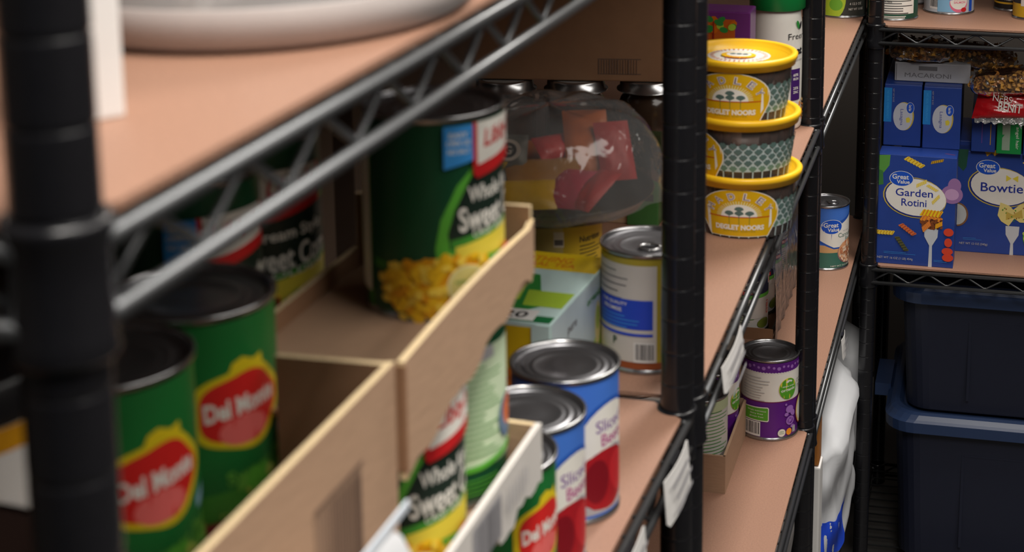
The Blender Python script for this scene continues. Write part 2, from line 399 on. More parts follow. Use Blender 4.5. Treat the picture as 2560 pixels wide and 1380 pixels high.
def art_purple():
    a = Art(); PU = pm('organic_purple', 92, 26, 128); LV = pm('lavender_ink', 160, 110, 190); GR = pm('organic_green', 84, 158, 40)
    a.rect(0, 2.85, 9.0, 1.55, WARM); a.rect(0, 2.07, 9.0, .05, pm('plum_line', 110, 24, 70)); 
    for i in range(26): a.ell(-3 + i * .26, 3.9 + .05 * math.sin(i * 2), .07 if i % 3 else .1, .07 if i % 3 else .1, LV, n=8)
    for i in range(60): a.ell(-4.4 + i * .15, 3.63, .035, .035, WARM, n=6)
    a.lines(-1.0, 3.35, 1.5, 3, .16, .03, LGREY); a.lines(-1.0, 2.85, 1.6, 6, .14, .03, LGREY, 4)
    a.ell(.64, 2.75, .52, .55, YEL); a.ell(.66, 2.73, .52, .55, GR); a.text('simple truth', .66, 2.86, .7, .1, WARM); a.text('organic', .66, 2.66, .86, .2, WARM, a=.06)
    a.ell(.62, 3.12, .12, .06, WARM, a=.4); a.ell(.8, 3.12, .1, .05, WARM, a=-.4)
    a.text('COCONUT', 1.85, 3.0, 1.2, .2, GREYI, bold=0); a.text('MILK', 1.7, 2.7, .7, .18, GREYI, bold=0)
    a.poly([(-1.75, 1.05), (-1.75, 1.75), (-.42, 1.82), (-.36, 1.76), (-.36, 1.1), (-.42, 1.04)], WARM); a.poly([(-1.7, 1.09), (-1.7, 1.71), (-.44, 1.77), (-.4, 1.73), (-.4, 1.13), (-.45, 1.09)], GR)
    a.text('Simply nutritious', -1.0, 1.58, 1.0, .1, WARM, bold=0); a.text('dairy free', -1.0, 1.42, .7, .1, WARM, bold=0); a.text('gluten free', -1.0, 1.26, .75, .1, WARM, bold=0)
    a.barcode(-1.25, .62, .95, .78)
    a.ell(.75, 1.62, .24, .2, LV); a.ell(.95, 1.4, .14, .2, LV, a=.6); a.ell(.56, 1.36, .12, .1, LV); a.ell(.8, 1.0, .26, .24, LV); a.ell(.8, 1.0, .17, .16, PU); a.ell(.8, 1.0, .09, .08, LV); a.ell(.95, .66, .13, .09, LV); a.ell(.52, 1.9, .06, .06, LV)
    a.ell(1.75, 1.35, .55, .78, REDB); a.ell(1.75, 1.35, .5, .73, CREAM); a.ell(1.8, 1.3, .4, .55, WARM)
    a.ell(.3, .42, .22, .22, GREYI); a.ell(.3, .42, .2, .2, WARM); a.text('USDA', .3, .48, .24, .08, G_MD); a.text('ORGANIC', .3, .38, .28, .06, G_MD)
    a.ell(.72, .42, .17, .18, pm('badge_orange', 240, 150, 30)); a.rect(1.06, .48, .22, .34, LGREY)
    return a, PU
def art_bluewhite():
    "back panel of the olive and rust can"
    a = Art(); B = pm('panel_blue', 28, 70, 200); RU = pm('rust_brown', 150, 76, 40); OL = pm('olive_yellow', 176, 158, 50)
    a.poly([(-5, .17), (-5, .4), (5, .4), (5, .17)], RU)
    a.poly([(.55, .17), (.55, 1.5), (.9, 1.2), (1.6, 1.0), (2.6, 1.2), (2.6, .17)], RU)
    a.ell(1.2, 1.7, .2, .6, G_LT, a=.4); a.ell(1.5, 1.9, .16, .6, pm('celery', 150, 170, 60), a=-.3)
    a.rect(-.85, 2.0, 2.5, 3.2, OFFW); a.lines(-1.2, 3.35, 1.5, 5, .22, .04, GREYI)
    a.rect(-.9, 1.98, 2.35, .98, B); a.text('THE QUALITY', -1.1, 2.3, 1.1, .12, WARM); a.text('PROMISE', -1.15, 2.1, .8, .12, WARM); a.lines(-.9, 1.9, 1.7, 4, .12, .03, SKY)
    a.rect(-.9, 1.32, 2.35, .09, B); a.text('P', -1.0, 1.05, .15, .25, G_DK); a.barcode(.0, .74, .66, .66)
    return a, OL
def art_nuts():
    a = Art(); a.rect(-.9, 1.8, 1.1, 3.0, pm('pale_gold', 206, 190, 120)); a.rect(-.5, 2.6, .35, .55, WARM); a.rect(-.5, 2.5, .3, .2, GREYI); a.text('Nutrition', .75, 2.55, 1.0, .22, INK); a.lines(.8, 2.3, 1.1, 10, .13, .035, INK)
    return a
def art_beans():
    a = Art(); TG = pm('bean_teal_green', 60, 110, 96); TN = pm('bean_tan', 222, 164, 120); CR = pm('bean_cream', 234, 206, 180)
    a.poly([(-5, .17), (-5, 1.2), (5, 1.2), (5, .17)], TG); a.rect(0, 1.45, 9, .5, pm('label_peach', 206, 160, 110))
    a.poly([(-2.3, 2.9), (-2.0, 1.9), (-.9, 1.45), (1.2, 1.5), (2.2, 2.4), (2.2, 3.7), (1.0, 3.85), (-1.0, 3.1)], pm('beet_deep_blue', 34, 84, 176))
    a.poly([(-2.15, 2.9), (-1.8, 2.0), (-.9, 1.55), (1.2, 1.6), (2.1, 2.4), (2.1, 3.6), (1.0, 3.7), (-.6, 3.0)], WARM)
    oval_logo(a, -1.05, 2.95, .95); a.text('Cannellini', .25, 2.35, 1.7, .3, TG, bold=0); a.text('Beans', .5, 2.02, .9, .28, TG, bold=0); a.text('no salt', .1, 2.62, .6, .1, LGREY, bold=0)
    a.ell(.45, 1.15, 1.08, .82, pm('bowl_rim', 150, 110, 110)); a.ell(.45, 1.2, 1.02, .78, TN)
    a.kernels(.45, 1.2, 2.0, 1.5, 130, [TN, CR, CR, pm('bean_brown', 190, 120, 86)], .12, inside=lambda x, y: ((x - .45) / .96) ** 2 + ((y - 1.2) / .74) ** 2 < 1, asp=.6)
    a.text('NET WT 15.5 OZ (439g)', -.1, .3, 2.0, .12, WARM, bold=0)
    return a, BLU

# ------------------------------------------------------------------ shelving units
def post_mesh(zlo=-59.2, zhi=12.0, phase=0.0):
    b = MB(); prof = [(.3, zlo - .3), (.42, zlo - .3), (.42, zlo), (.5, zlo)]
    z = math.floor(zlo) + phase
    while z < zhi:
        if z > zlo + .2: prof += [(.5, z - .09), (.5, z - .04), (.498, z - .034), (.484, z - .016), (.484, z + .016), (.498, z + .034), (.5, z + .04), (.5, z + .09)]
        z += 1
    prof += [(.5, zhi), (.46, zhi + .1), (.01, zhi + .15)]
    b.lathe(prof, BLACK, 28); return b
def shelf_mesh(x0, x1, y0, y1, deck='x'):
    "truss frame and deck wires; local z 0 = top of deck"
    b = MB(); o = .42
    X0, X1, Y0, Y1 = x0 - o, x1 + o, y0 - o, y1 + o
    c = .62
    def rail(p, q, nin):
        p, q = Vector(p), Vector(q); d = (q - p).normalized()
        for z in (-.1, -.98): b.tube([p + d * c + Vector((0, 0, z)), q - d * c + Vector((0, 0, z))], .13, RAILM, 8)
        L = (q - p).length - 2 * c; n = max(2, round(L / 2.4)); pts = []
        for i in range(n):
            u = c + L * i / n; w = L / n
            pts += [p + d * (u + .1) + nin * .1 + Vector((0, 0, -.86)), p + d * (u + w * .5 - .12) + nin * .1 + Vector((0, 0, -.24)), p + d * (u + w * .5 + .12) + nin * .1 + Vector((0, 0, -.24)), p + d * (u + w - .1) + nin * .1 + Vector((0, 0, -.86))]
        b.tube(pts, .075, RAILM, 6)
    rail((X0, Y0, 0), (X1, Y0, 0), Vector((0, 1, 0))); rail((X0, Y1, 0), (X1, Y1, 0), Vector((0, -1, 0)))
    rail((X0, Y0, 0), (X0, Y1, 0), Vector((1, 0, 0))); rail((X1, Y0, 0), (X1, Y1, 0), Vector((-1, 0, 0)))
    if deck == 'x':
        n = int((Y1 - Y0) / 1.1)
        for i in range(1, n): y = Y0 + (Y1 - Y0) * i / n; b.tube([(X0, y, -.2), (X1, y, -.2)], .06, RAILM, 5)
    else:
        n = int((X1 - X0) / 1.1)
        for i in range(1, n): x = X0 + (X1 - X0) * i / n; b.tube([(x, Y0, -.2), (x, Y1, -.2)], .06, RAILM, 5)
    for x in (x0, x1):                                   # short wires that tie the frame to the collars
        for y in (y0, y1):
            sx = 1 if x == x0 else -1; sy = 1 if y == y0 else -1
            for z in (-.1, -.98):
                b.tube([(x - sx * .42, y + sy * .62, z), (x, y, z)], .13, RAILM, 6); b.tube([(x + sx * .62, y - sy * .42, z), (x, y, z)], .13, RAILM, 6)
    return b
def collar_mesh():
    b = MB(); b.lathe([(.5, .2), (.54, .24), (.6, .22), (.62, .14), (.57, .02), (.56, -.5), (.58, -1.1), (.61, -1.3), (.59, -1.36), (.5, -1.36)], BLACK, 36); return b
LINER_N = 0
def make_unit(label, org, th, x0, x1, y0, y1, levels, phase, deck='x', group='black wire shelving units'):
    t = thing('wire_shelving_unit', label, 'shelving', (org[0], org[1], -CAMH), -th, group)
    pmh = None
    for x in (x0, x1):
        for y in (y0, y1):
            if pmh is None: pmh = post_mesh(phase=phase).build('post', t); o = pmh
            else: o = pmh.copy(); COL.objects.link(o)
            o.location = (x * K, y * K, CAMH * K)
    sh = shelf_mesh(x0, x1, y0, y1, deck).build('shelf', t); cm = None
    for i, z in enumerate(levels):
        s = sh if i == 0 else sh.copy()
        if i: COL.objects.link(s)
        s.location = (0, 0, (z - .17 + CAMH) * K)
        for x in (x0, x1):
            for y in (y0, y1):
                if cm is None: cm = collar_mesh().build('collar', s); c = cm
                else: c = cm.copy(); COL.objects.link(c)
                c.parent = s; c.location = (x * K, y * K, 0)
    return t
def make_liner(label, org, th, x0, x1, y0, y1, z):
    b = MB(); c = 1.05; e = .02
    X0, X1, Y0, Y1 = x0 - .3 + e, x1 + .3 - e, y0 - .3 + e, y1 + .3 - e
    pts = [(X0 + c, Y0), (X1 - c, Y0), (X1, Y0 + c), (X1, Y1 - c), (X1 - c, Y1), (X0 + c, Y1), (X0, Y1 - c), (X0, Y0 + c)]
    n = len(pts)
    b.add([(x, y, 0) for x, y in pts] + [(x, y, -.12) for x, y in pts], [list(range(n)), list(range(n, 2 * n))[::-1]] + [(i, i + n, (i + 1) % n + n, (i + 1) % n) for i in range(n)], LINER)
    o = b.build('shelf_liner', None, (org[0], org[1], z), -th)
    return tag(o, label, 'shelf liner', 'hardboard liners on the wire shelves')

DEP = 16.6
LA = (A1[0] - A0[0]) * math.sin(TA) + (A1[1] - A0[1]) * math.cos(TA)
LBL = (P3[0] - B0[0]) * math.sin(TB) + (P3[1] - B0[1]) * math.cos(TB)
make_unit('black wire shelving unit nearest the lens, holding the green vegetable cans and their cardboard trays', A0, TA, -DEP, 0, 0, LA, (S1, S2, S3, S4), .35)
make_unit('black wire shelving unit in the middle of the row, holding the yellow-lidded date tubs', B0, TB, -DEP, 0, 0, LBL, (S1, S2, S3, S4), .86)
make_unit('black wire shelving unit farthest along the row, with one bean can on its lower shelf', C0, TB, -DEP, 0, 0, 34.6, (S1, S2, S3, S4), .03)
make_unit('black wire shelving unit turned across the end of the aisle, holding the blue pasta boxes', D0, TB, 0, 34.6, 0, DEP, (S1, S2, S3, -59.5), .03)
make_liner('tan hardboard shelf liner on the highest near shelf, under the plastic-wrapped tray', A0, TA, -DEP, 0, 0, LA, S1)
make_liner('tan hardboard shelf liner under the sliced beet cans', A0, TA, -DEP, 0, 0, LA, S2)
make_liner('tan hardboard shelf liner low in the near unit, seen past the price tags', A0, TA, -DEP, 0, 0, LA, S3)
make_liner('hardboard shelf liner on the highest level above the date tubs', B0, TB, -DEP, 0, 0, LBL, S1)
make_liner('hardboard shelf liner on the highest level of the farthest unit in the row', C0, TB, -DEP, 0, 0, 34.6, S1)
make_liner('hardboard shelf liner on the highest level over the flat fish cans', D0, TB, 0, 34.6, 0, DEP, S1)
make_liner('tan hardboard shelf liner under the stack of date tubs', B0, TB, -DEP, 0, 0, LBL, S2)
make_liner('tan hardboard shelf liner under the purple organic can', B0, TB, -DEP, 0, 0, LBL, S3)
make_liner('tan hardboard shelf liner behind the double post, under the fruit can', C0, TB, -DEP, 0, 0, 34.6, S2)
make_liner('tan hardboard shelf liner under the white and blue bean can', C0, TB, -DEP, 0, 0, 34.6, S3)
make_liner('reddish hardboard shelf liner under the flat fish cans', D0, TB, 0, 34.6, 0, DEP, S2)
make_liner('reddish hardboard shelf liner under the two big blue pasta boxes', D0, TB, 0, 34.6, 0, DEP, S3)

# ------------------------------------------------------------------ room
WALLM = mat('painted_wall', S(58, 52, 48), 0.85, 0, 0.06, 8)
FLOORM = mat('grey_vinyl_floor', S(78, 76, 74), 0.45, 0, 0.2, 25)
def slab(name, c, d, m, rz=0):
    b = MB(); b.box((0, 0, 0), d, m); o = b.build(name, None, c, rz); o['kind'] = 'structure'; return o
slab('floor', (20, 60, -CAMH - .5), (240, 300, 1), FLOORM, -TB)
slab('ceiling', (20, 60, 46), (240, 300, 1), mat('ceiling_tile', S(205, 203, 198), 0.9, 0, 0.05, 20), -TB)
q = fr(B0, TB, 10, DEP + 3.2); slab('wall_left', (q[0], q[1], -7), (1, 300, 108), WALLM, -TB)
q = fr(D0, TB, DEP + 22, -20); slab('wall_back', (q[0], q[1], -7), (160, 1, 108), WALLM, -TB)
q = fr(B0, TB, 0, -78); slab('wall_right', (q[0], q[1], -7), (1, 300, 108), WALLM, -TB)

# ------------------------------------------------------------------ cardboard helpers
def wpt(o, org, th):
    return o
def carton(name, label, s, e, z, ds, de, h, m=CARDD, org=A0, th=TA, group=None, art=None, cat='box', side_art=None):
    "closed carton standing at s..s+ds along the row, e..e+de deep"
    p = fr(org, th, s + ds / 2, e + de / 2, z)
    t = thing(name, label, cat, p, -th, group)
    b = MB(); b.bbox((0, 0, h / 2), (de, ds, h), m, .07)
    b.box((0, 0, h + .003), (de * .98, .05, .02), CARDK)
    if art: art.emit(b, lambda a, v, o: (a, -ds / 2 - o, v))           # on the face towards the camera
    if side_art: side_art.emit(b, lambda a, v, o: (de / 2 + o, a, v))  # on the aisle face
    b.build('box_body', t)
    f = MB(); f.box((0, -ds * .24, h + .05), (de - .1, ds * .47, .06), m); f.build('flap', t)
    f = MB(); f.box((0, ds * .24, h + .05), (de - .1, ds * .47, .06), m); f.build('flap', t)
    return t
def panel(mb, p, q, z0, z1, m, th=.14, jag=None, seed=1, edge=None, top=None, bot=None):
    "upright cardboard panel from p to q (local xy); jag tears the lower edge"
    r = random.Random(seed); p = Vector((p[0], p[1], 0)); q = Vector((q[0], q[1], 0)); d = (q - p); L = d.length; d.normalize(); n = Vector((-d.y, d.x, 0)) * th / 2
    k = max(2, int(L / .3)) if jag else 1
    vs = []
    for i in range(k + 1):
        u = p + d * L * i / k; zb = z0 + (r.uniform(0, jag) + .5 * jag * math.sin(i * .9) if jag else 0); zt = z1 + (top(i / k) if top else 0); zb += bot(i / k) if bot else 0
        for w in (n, -n): vs += [u + w + Vector((0, 0, zb)), u + w + Vector((0, 0, zt))]
    fs = []; fe = []
    for i in range(k):
        a = 4 * i; b = a + 4
        fs += [(a, b, b + 1, a + 1), (a + 3, b + 3, b + 2, a + 2)]; fe += [(a + 1, b + 1, b + 3, a + 3), (a, a + 2, b + 2, b)]
    fe += [(0, 1, 3, 2), (4 * k, 4 * k + 2, 4 * k + 3, 4 * k + 1)]
    mb.add(vs, fs, m); mb.add(vs, fe, edge or CARDE)
    return

def fa(s, e, z=0): return fr(A0, TA, s, e, z)

carton('cardboard_box', 'large shadowed brown box at the back of the near shelf, behind the corn cans', 12, 10.2, S2, 18, 6.2, 12.5, mat('shaded_cardboard', S(84, 66, 54), .85, 0, .1, 50))  # board colour darkened to carry the shade at the shelf back
carton('cardboard_box', 'large shadowed brown box behind the candy bag at the back of the middle shelf', .8, 11.0, S2, 13, 5.4, 12, mat('shaded_cardboard', S(84, 66, 54)), B0, TB)
# supports low in the near unit
carton('cardboard_box', 'brown cardboard box lying flat on the liner under the near open carton', 2.2, .85, S2, 9.0, 8.0, 6.2, group=None)
carton('cardboard_box', 'flat brown cardboard box under the tray of corn cans', 11.4, .95, S2, 5.6, 3.9, 4.1)
carton('cardboard_box', 'tall brown cardboard box under the two corn cans at the back', 12.6, 5.05, S2, 7.6, 4.2, 7.6)

# near open carton (holds the two big green pea cans)
NB = thing('open_carton', 'open brown cardboard carton around the two green pea cans', 'box', fa(2.4, .6, -15.3), -TA)
zt, zf = 3.55, 0.0
b = MB(); b.box((-3.9, 4.1, .05), (7.8, 8.2, .1), CARD); b.build('carton_floor', NB)
b = MB(); panel(b, (0, 0), (0, 8.35), -2.0, zt, CARD)
a = Art()
r = random.Random(2)
a.rect(5.8, 1.35, 1.9, 2.2, mat('printed_patch', S(148, 120, 98), .8, 0, .1, 80))
for i in range(15): a.rect(5.0 + i * .115, 1.35, r.choice((.03, .05, .07)), 1.9, CARDK)
a.rect(5.8, 2.42, 1.9, .05, CARDK); a.rect(5.8, 0.3, 1.9, .05, CARDK)
a.emit(b, lambda x, v, o: (.075 + o, x, v)); b.build('front_panel', NB)
b = MB(); panel(b, (-.05, 8.35), (-2.15, 8.25), 0, zt - .05, CARDD); b.build('end_panel', NB)
b = MB(); panel(b, (-7.8, 0), (-7.8, 8.2), 0, zt - .4, CARDD); b.build('back_panel', NB)
b = MB()
for p_, q_ in (((-.1, 0), (-2.0, .9)), ((-2.0, .9), (-3.9, 1.1)), ((-3.9, 1.1), (-7.8, .9))): panel(b, p_, q_, 0, 4.1, mat('pinkish_cardboard', S(150, 120, 112), .7, 0, .1, 40)); b.build('end_panel', NB)

# far tray with the torn front that holds the big corn can
FT = thing('torn_cardboard_tray', 'shallow brown cardboard tray with a torn front edge under the big corn can', 'tray', fa(10.8, .5, -13.05), -TA)
b = MB(); b.box((-2.05, 4.0, .03), (4.0, 7.9, .08), CARD); b.build('tray_floor', FT)
b = MB(); panel(b, (.05, .02), (-.0, 7.9), -1.0, 1.28, CARD, jag=.14, seed=4, bot=lambda u: 1.2 * u, top=lambda u: .12 * math.sin(u * 3) + (.15 if u > .97 else 0)); 
b.box((.03, .05, .2), (.2, .1, 2.0), CARDD)
b.build('torn_front_panel', FT)
b = MB(); panel(b, (-.0, 7.9), (-4.1, 7.9), 0, 1.75, CARDD); b.build('end_panel', FT)
b = MB(); panel(b, (-4.1, 0.1), (-4.1, 7.9), 0, .5, CARDD); b.build('back_panel', FT)

# lower tray with white printed front
WT = thing('white_printed_tray', 'torn cardboard tray front with white printed face below the corn label cans', 'tray', fa(11.5, .2, -17.4), -TA)
b = MB(); panel(b, (.1, .5), (.05, 6.5), -.1, 1.35, OFFW, jag=.4, seed=9, edge=OFFW)
a = Art()
r = random.Random(8)
a.rect(2.6, .72, 1.7, .95, LGREY)
for i in range(20): a.rect(1.85 + i * .08, .72, r.choice((.02, .035, .05)), .9, GREYI)
for i in range(7): a.rect(3.8 + i * .22, .78, .07, .4 + .2 * (i % 2), LGREY)
a.emit(b, lambda x, v, o: (.17 + o, x, v)); b.build('printed_front_panel', WT)
b = MB(); panel(b, (.0, 6.52), (-1.7, 6.6), 0, 1.3, CARD); b.build('end_panel', WT)
b = MB(); b.box((-1.75, 3.2, .03), (3.4, 6.3, .06), CARD); b.build('tray_floor', WT)

# ------------------------------------------------------------------ cans in the near unit
GREENL = pm('pea_label_green', 26, 112, 50)
make_can('pea_can', 'green pea can with yellow and red shield, farther of the pair in the near carton', (-7.75, 29.4, -15.18), 2.95, 4.38, GREENL, art_garden(), 33, 'green pea cans in the near carton')
make_can('pea_can', 'green pea can with yellow and red shield, nearest can right beside the thick post', (-8.5, 26.4, -15.18), 2.95, 4.38, GREENL, art_garden(-.0), 33, 'green pea cans in the near carton')
make_can('corn_can', 'big green whole kernel corn can with blue flash, alone in the torn tray', (-3.93, 34.85, -13.0), 2.95, 4.38, G_DK, art_corn(('Whole Kernel', 'Sweet Corn', 'CRISP AND TASTY')), 63)
make_can('corn_can', 'dark green corn can with blue patch, half hidden behind the shelf truss', (-8.75, 33.1, -13.9), 2.95, 4.38, G_DK, art_corn(('Cream Style', 'Sweet Corn', 'CORN')).shift(0, -.5), 38)
make_can('corn_can', 'cream style sweet corn can standing behind the green pea cans', (-8.08, 36.3, -13.9), 2.95, 4.38, G_DK, art_corn(('Cream Style', 'Sweet Corn', 'GOLDEN'), cob=True).shift(0, -.5), 30)
make_can('corn_can', 'sweet corn can with red hang-tag logo, under the torn cardboard flap', (-4.58, 31.9, -17.32), 2.95, 4.22, G_DK, art_corn(('Whole Kernel', 'Sweet Corn', 'CRISP AND TASTY')).shift(0, -.5), 56)
make_can('corn_can', 'green can turned to its pale nutrition panel, under the torn cardboard flap', (-3.95, 35.0, -17.32), 2.95, 4.22, G_DK, art_corn_back(), 35)
make_can('pea_can', 'green pea can low between the white tray front and the beet cans', (-2.95, 36.8, S2), 2.95, 4.15, GREENL, art_garden(), 55)
make_can('beet_can', 'blue sliced beet can, nearer of the two on the liner', (-2.29, 39.3, S2), 2.86, 4.06, BLU, art_beets(), 56, 'blue sliced beet cans')
make_can('beet_can', 'blue sliced beet can, farther of the two on the liner', (-1.46, 42.35, S2), 2.86, 4.06, BLU, art_beets(), 56, 'blue sliced beet cans')
# dim can and jar left of the thick post
t = thing('pill_jar', 'white jar with an orange band seen left of the thick near post', 'jar', (-10.0, 24.0, -15.18), 0)
b = MB(); b.lathe([(.01, 0), (1.3, 0), (1.4, .15), (1.4, 4.6), (1.3, 4.7), (1.2, 4.75)], OFFW, 40); b.build('jar_body', t)
b = MB(); b.lathe([(1.41, 4.2), (1.41, 4.58)], pm('orange_band', 214, 150, 20), 40); b.build('band', t)
b = MB(); b.lathe([(1.42, 4.6), (1.42, 5.2), (1.3, 5.3), (.01, 5.3)], BLACK, 40); b.build('lid', t)

# small white pouch leaning at the shelf front
t = thing('plastic_pouch', 'glossy white plastic pouch leaning out in front of the near carton', 'pouch', fa(1.6, -.05, S2), -TA)
b = MB(); vs = []; fs = []; NU, NV = 20, 22; PH, PL = 8.6, 7.0
for side in (1, -1):
    for j in range(NV + 1):
        v = j / NV
        for i in range(NU + 1):
            u = i / NU * 2 - 1
            zz = PH * v * (1 - .16 * max(0, (abs(u) - .6) / .4) ** 2 * v); yy = PL / 2 * (1 + u * (1 - .10 * max(0, (v - .8) / .2) ** 2))
            th_ = .3 * math.sqrt(max(0, 1 - u ** 4)) * math.sqrt(max(0, 1 - (2 * v - 1) ** 4)) * (1 + .15 * math.sin(9 * v + 5 * u))
            vs.append((side * th_ + .75 * v, yy, zz))
o_ = (NU + 1) * (NV + 1)
for sd in (0, 1):
    for j in range(NV):
        for i in range(NU):
            k = sd * o_ + j * (NU + 1) + i; f = (k, k + 1, k + NU + 2, k + NU + 1); fs.append(f if sd == 0 else f[::-1])
b.add(vs, fs, mat('white_poly_pouch', S(232, 234, 238), .3, 0, .05, 20, .3), True); b.build('pouch_body', t)
b = MB(); b.box((.75, PL / 2, PH + .08), (.05, PL * .8, .14), mat('pouch_seal', S(214, 222, 232), .3)); b.build('seal', t)

# ------------------------------------------------------------------ near unit, highest shelf
t = thing('wrapped_tray', 'pale plastic-wrapped tray of food on the highest near shelf', 'food tray', (-6.6, 30.65, S1), 0)
b = MB(); b.lathe([(.01, .05), (3.3, .05), (3.75, .12), (3.95, .75), (4.0, .8), (4.07, .75), (3.92, .15), (3.7, 0), (.01, 0)], pm("tray_grey", 172, 163, 160, .7), 64, sx=1.0, sy=1.2); b.build('tray_base', t)
b = MB(); vs = []; fs = []
b.lathe([(4.05, .7), (4.0, 1.1), (3.7, 1.9), (3.0, 2.5), (2.0, 2.8), (.01, 2.95)], film('cling_film', (1, 1, 1), .15, .15, .35, .9, 25), 64, sx=1.0, sy=1.2); b.build('film_wrap', t)
b = MB(); r = random.Random(4)
for i in range(26):
    a_ = r.uniform(0, 6.28); d_ = 2.7 * math.sqrt(r.random()); b.lathe([(.01, -.35), (.5, -.3), (.75, 0), (.5, .35), (.01, .42)], pm('bread_orange' if i % 2 else 'bread_tan', 214, 158, 120) if i % 2 else pm('bread_tan2', 196, 178, 166), 10, c=(d_ * math.cos(a_), 1.2 * d_ * math.sin(a_), .9 + .5 * r.random()))
o = b.build('food_pieces', t); o['kind'] = 'stuff'
t = thing('white_box', 'white carton standing at the shelf edge beside the thick near post', 'box', (*at(262, 300, S1)[:2], S1), -TA + .95)
b = MB(); b.bbox((-.2, .5, 3.2), (1.0, 1.0, 6.4), WHITE, .04); b.build('box_body', t)
b = MB(); b.box((-.2, .5, 6.42), (.9, .9, .05), OFFW); b.build('flap', t)

# ------------------------------------------------------------------ middle unit, upper shelf
def fb(s, e, z=0): return fr(B0, TB, s, e, z)
TEAL = pm('tea_mint', 196, 222, 220); TGR = pm('tea_green', 46, 140, 60); TLM = pm('tea_lime', 170, 204, 60); TYE = pm('tea_yellow', 240, 204, 30); TOR = pm('tea_orange', 226, 130, 30)
q1 = at(1377, 842, S2 + 2.0)
q1 = at(1377, 808, -18.55)
W_, L_, H_ = 4.6, 6.2, 2.95
th_box = -math.radians(16.5)
t = thing('tea_box', 'green and yellow tea box lying on its side behind the beet cans', 'box', (q1[0], q1[1], S2), th_box)
b = MB(); b.bbox((-W_ / 2, L_ / 2, H_ / 2), (W_, L_, H_), TEAL, .05)
a = Art()
a.rect(-2.3, 5.35, 4.5, 1.6, TYE); a.text('SOOTHING', -2.2, 5.5, 2.2, .5, TOR); a.text('HERBAL TEA', -2.0, 5.0, 2.3, .35, TOR)
a.poly([(-4.55, .55), (-1.4, .55), (-.75, 1.35), (-1.7, 4.0), (-4.55, 4.3)], TGR); a.poly([(-1.35, 1.3), (-.1, 1.3), (-.1, 2.6), (-1.6, 2.6)], TLM)
a.poly([(-4.5, 1.7), (-1.6, 1.7), (-1.9, 3.6), (-4.5, 3.6)], TLM); a.text('green', -2.9, 3.2, 1.9, .4, INK); a.text('tea', -2.6, 2.5, .9, .5, INK)
a.rect(-2.3, .28, 4.5, .5, pm('tea_deep_green', 20, 110, 60)); a.poly([(-2.0, .1), (-.6, .1), (-.65, .95), (-1.9, .95)], WHITE); a.text('20', -1.3, .52, .8, .5, INK)
a.emit(b, lambda x, y, o: (x, y, H_ + o))
a = Art(); a.rect(-2.4, 1.5, 4.3, 2.6, pm('tea_gold', 214, 180, 20)); a.kernels(-2.3, 1.3, 3.6, 1.2, 24, [TOR, pm('tea_amber', 200, 110, 20)], .25); a.rect(-.35, 1.5, .5, 2.8, TEAL)
a.emit(b, lambda x, z, o: (x, -o, z))
a = Art(); a.rect(3.1, 1.5, 6.0, 2.8, pm('tea_pale_blue', 190, 208, 214)); a.poly([(2.6, .1), (6.1, .1), (6.1, 1.3), (4.6, 1.0)], TLM); a.poly([(.8, .1), (2.8, .1), (3.4, .5), (2.4, .9)], TGR)
a.text('tea', 1.6, 1.3, 1.2, .8, GREYI, a=.2); a.text('pure', 2.0, 2.1, .9, .3, GREYI); a.ell(4.6, 1.3, .28, .75, CREAM); a.ell(4.6, 1.5, .18, .4, G_LT); a.text('organic', 4.2, 2.3, 1.4, .3, G_MD)
a.emit(b, lambda y, z, o: (o, y, z)); b.build('box_body', t)
b = MB(); b.box((-.25, -.02, 1.6), (.42, .05, 2.6), TEAL); b.build('tuck_flap', t)

art, OL = art_bluewhite()
p = at(1620, 940, S2); dcan = 1.5
def base_at(u, v, Z, r):
    "centre of a round base whose front touches pixel u,v"
    p = at(u, v, Z); L = math.hypot(p[0], p[1]); return (p[0] * (1 + r / L), p[1] * (1 + r / L), Z)
make_can('soup_can', 'tall olive yellow can with blue and white back panel beside the black post', base_at(1618, 938, S2, 1.5), 3.0, 3.98, OL, art, -4, tab=True)
make_can('nut_can', 'yellow can with black nutrition text behind the tea box', base_at(1400, 778, S2, 1.5), 3.05, 3.35, pm('nut_yellow', 206, 178, 40), art_nuts(), 18)

# round black platter bag of candy
p = (-2.5, 58.6, S2 + 3.42)
t = thing('platter_bag', 'round black tray in a clear plastic bag of red and yellow packets', 'tray', p, 0)
b = MB(); b.lathe([(.01, .0), (2.9, .0), (3.2, .08), (3.55, .5), (3.7, .55), (3.72, .48), (3.5, .28), (3.3, -.02), (.01, -.04)], mat('black_plastic', (.012, .012, .015), .2), 64); b.build('platter', t)
b = MB(); NS, NR = 72, 12
vs = []; fs = []
for j in range(NR + 1):
    v = j / NR
    for i in range(NS):
        a_ = 6.2832 * i / NS; R_ = 4.0 * math.cos(v * math.pi / 2) ** .36 if j < NR else 0.01; R_ *= 1 + .03 * math.sin(5 * a_ + 2) * (1 - v) + .015 * math.sin(17 * a_ + 9 * v)
        vs.append((R_ * math.cos(a_), R_ * math.sin(a_), .3 + 3.2 * math.sin(v * math.pi / 2) + .06 * math.sin(9 * a_ + 6 * v)))
for j in range(NR):
    for i in range(NS): fs.append((j * NS + i, j * NS + (i + 1) % NS, (j + 1) * NS + (i + 1) % NS, (j + 1) * NS + i))
b.add(vs, fs, film('bag_film', (.8, .75, .72), .05, .12, .12, 1.0, 30), True)
b.build('plastic_bag', t)
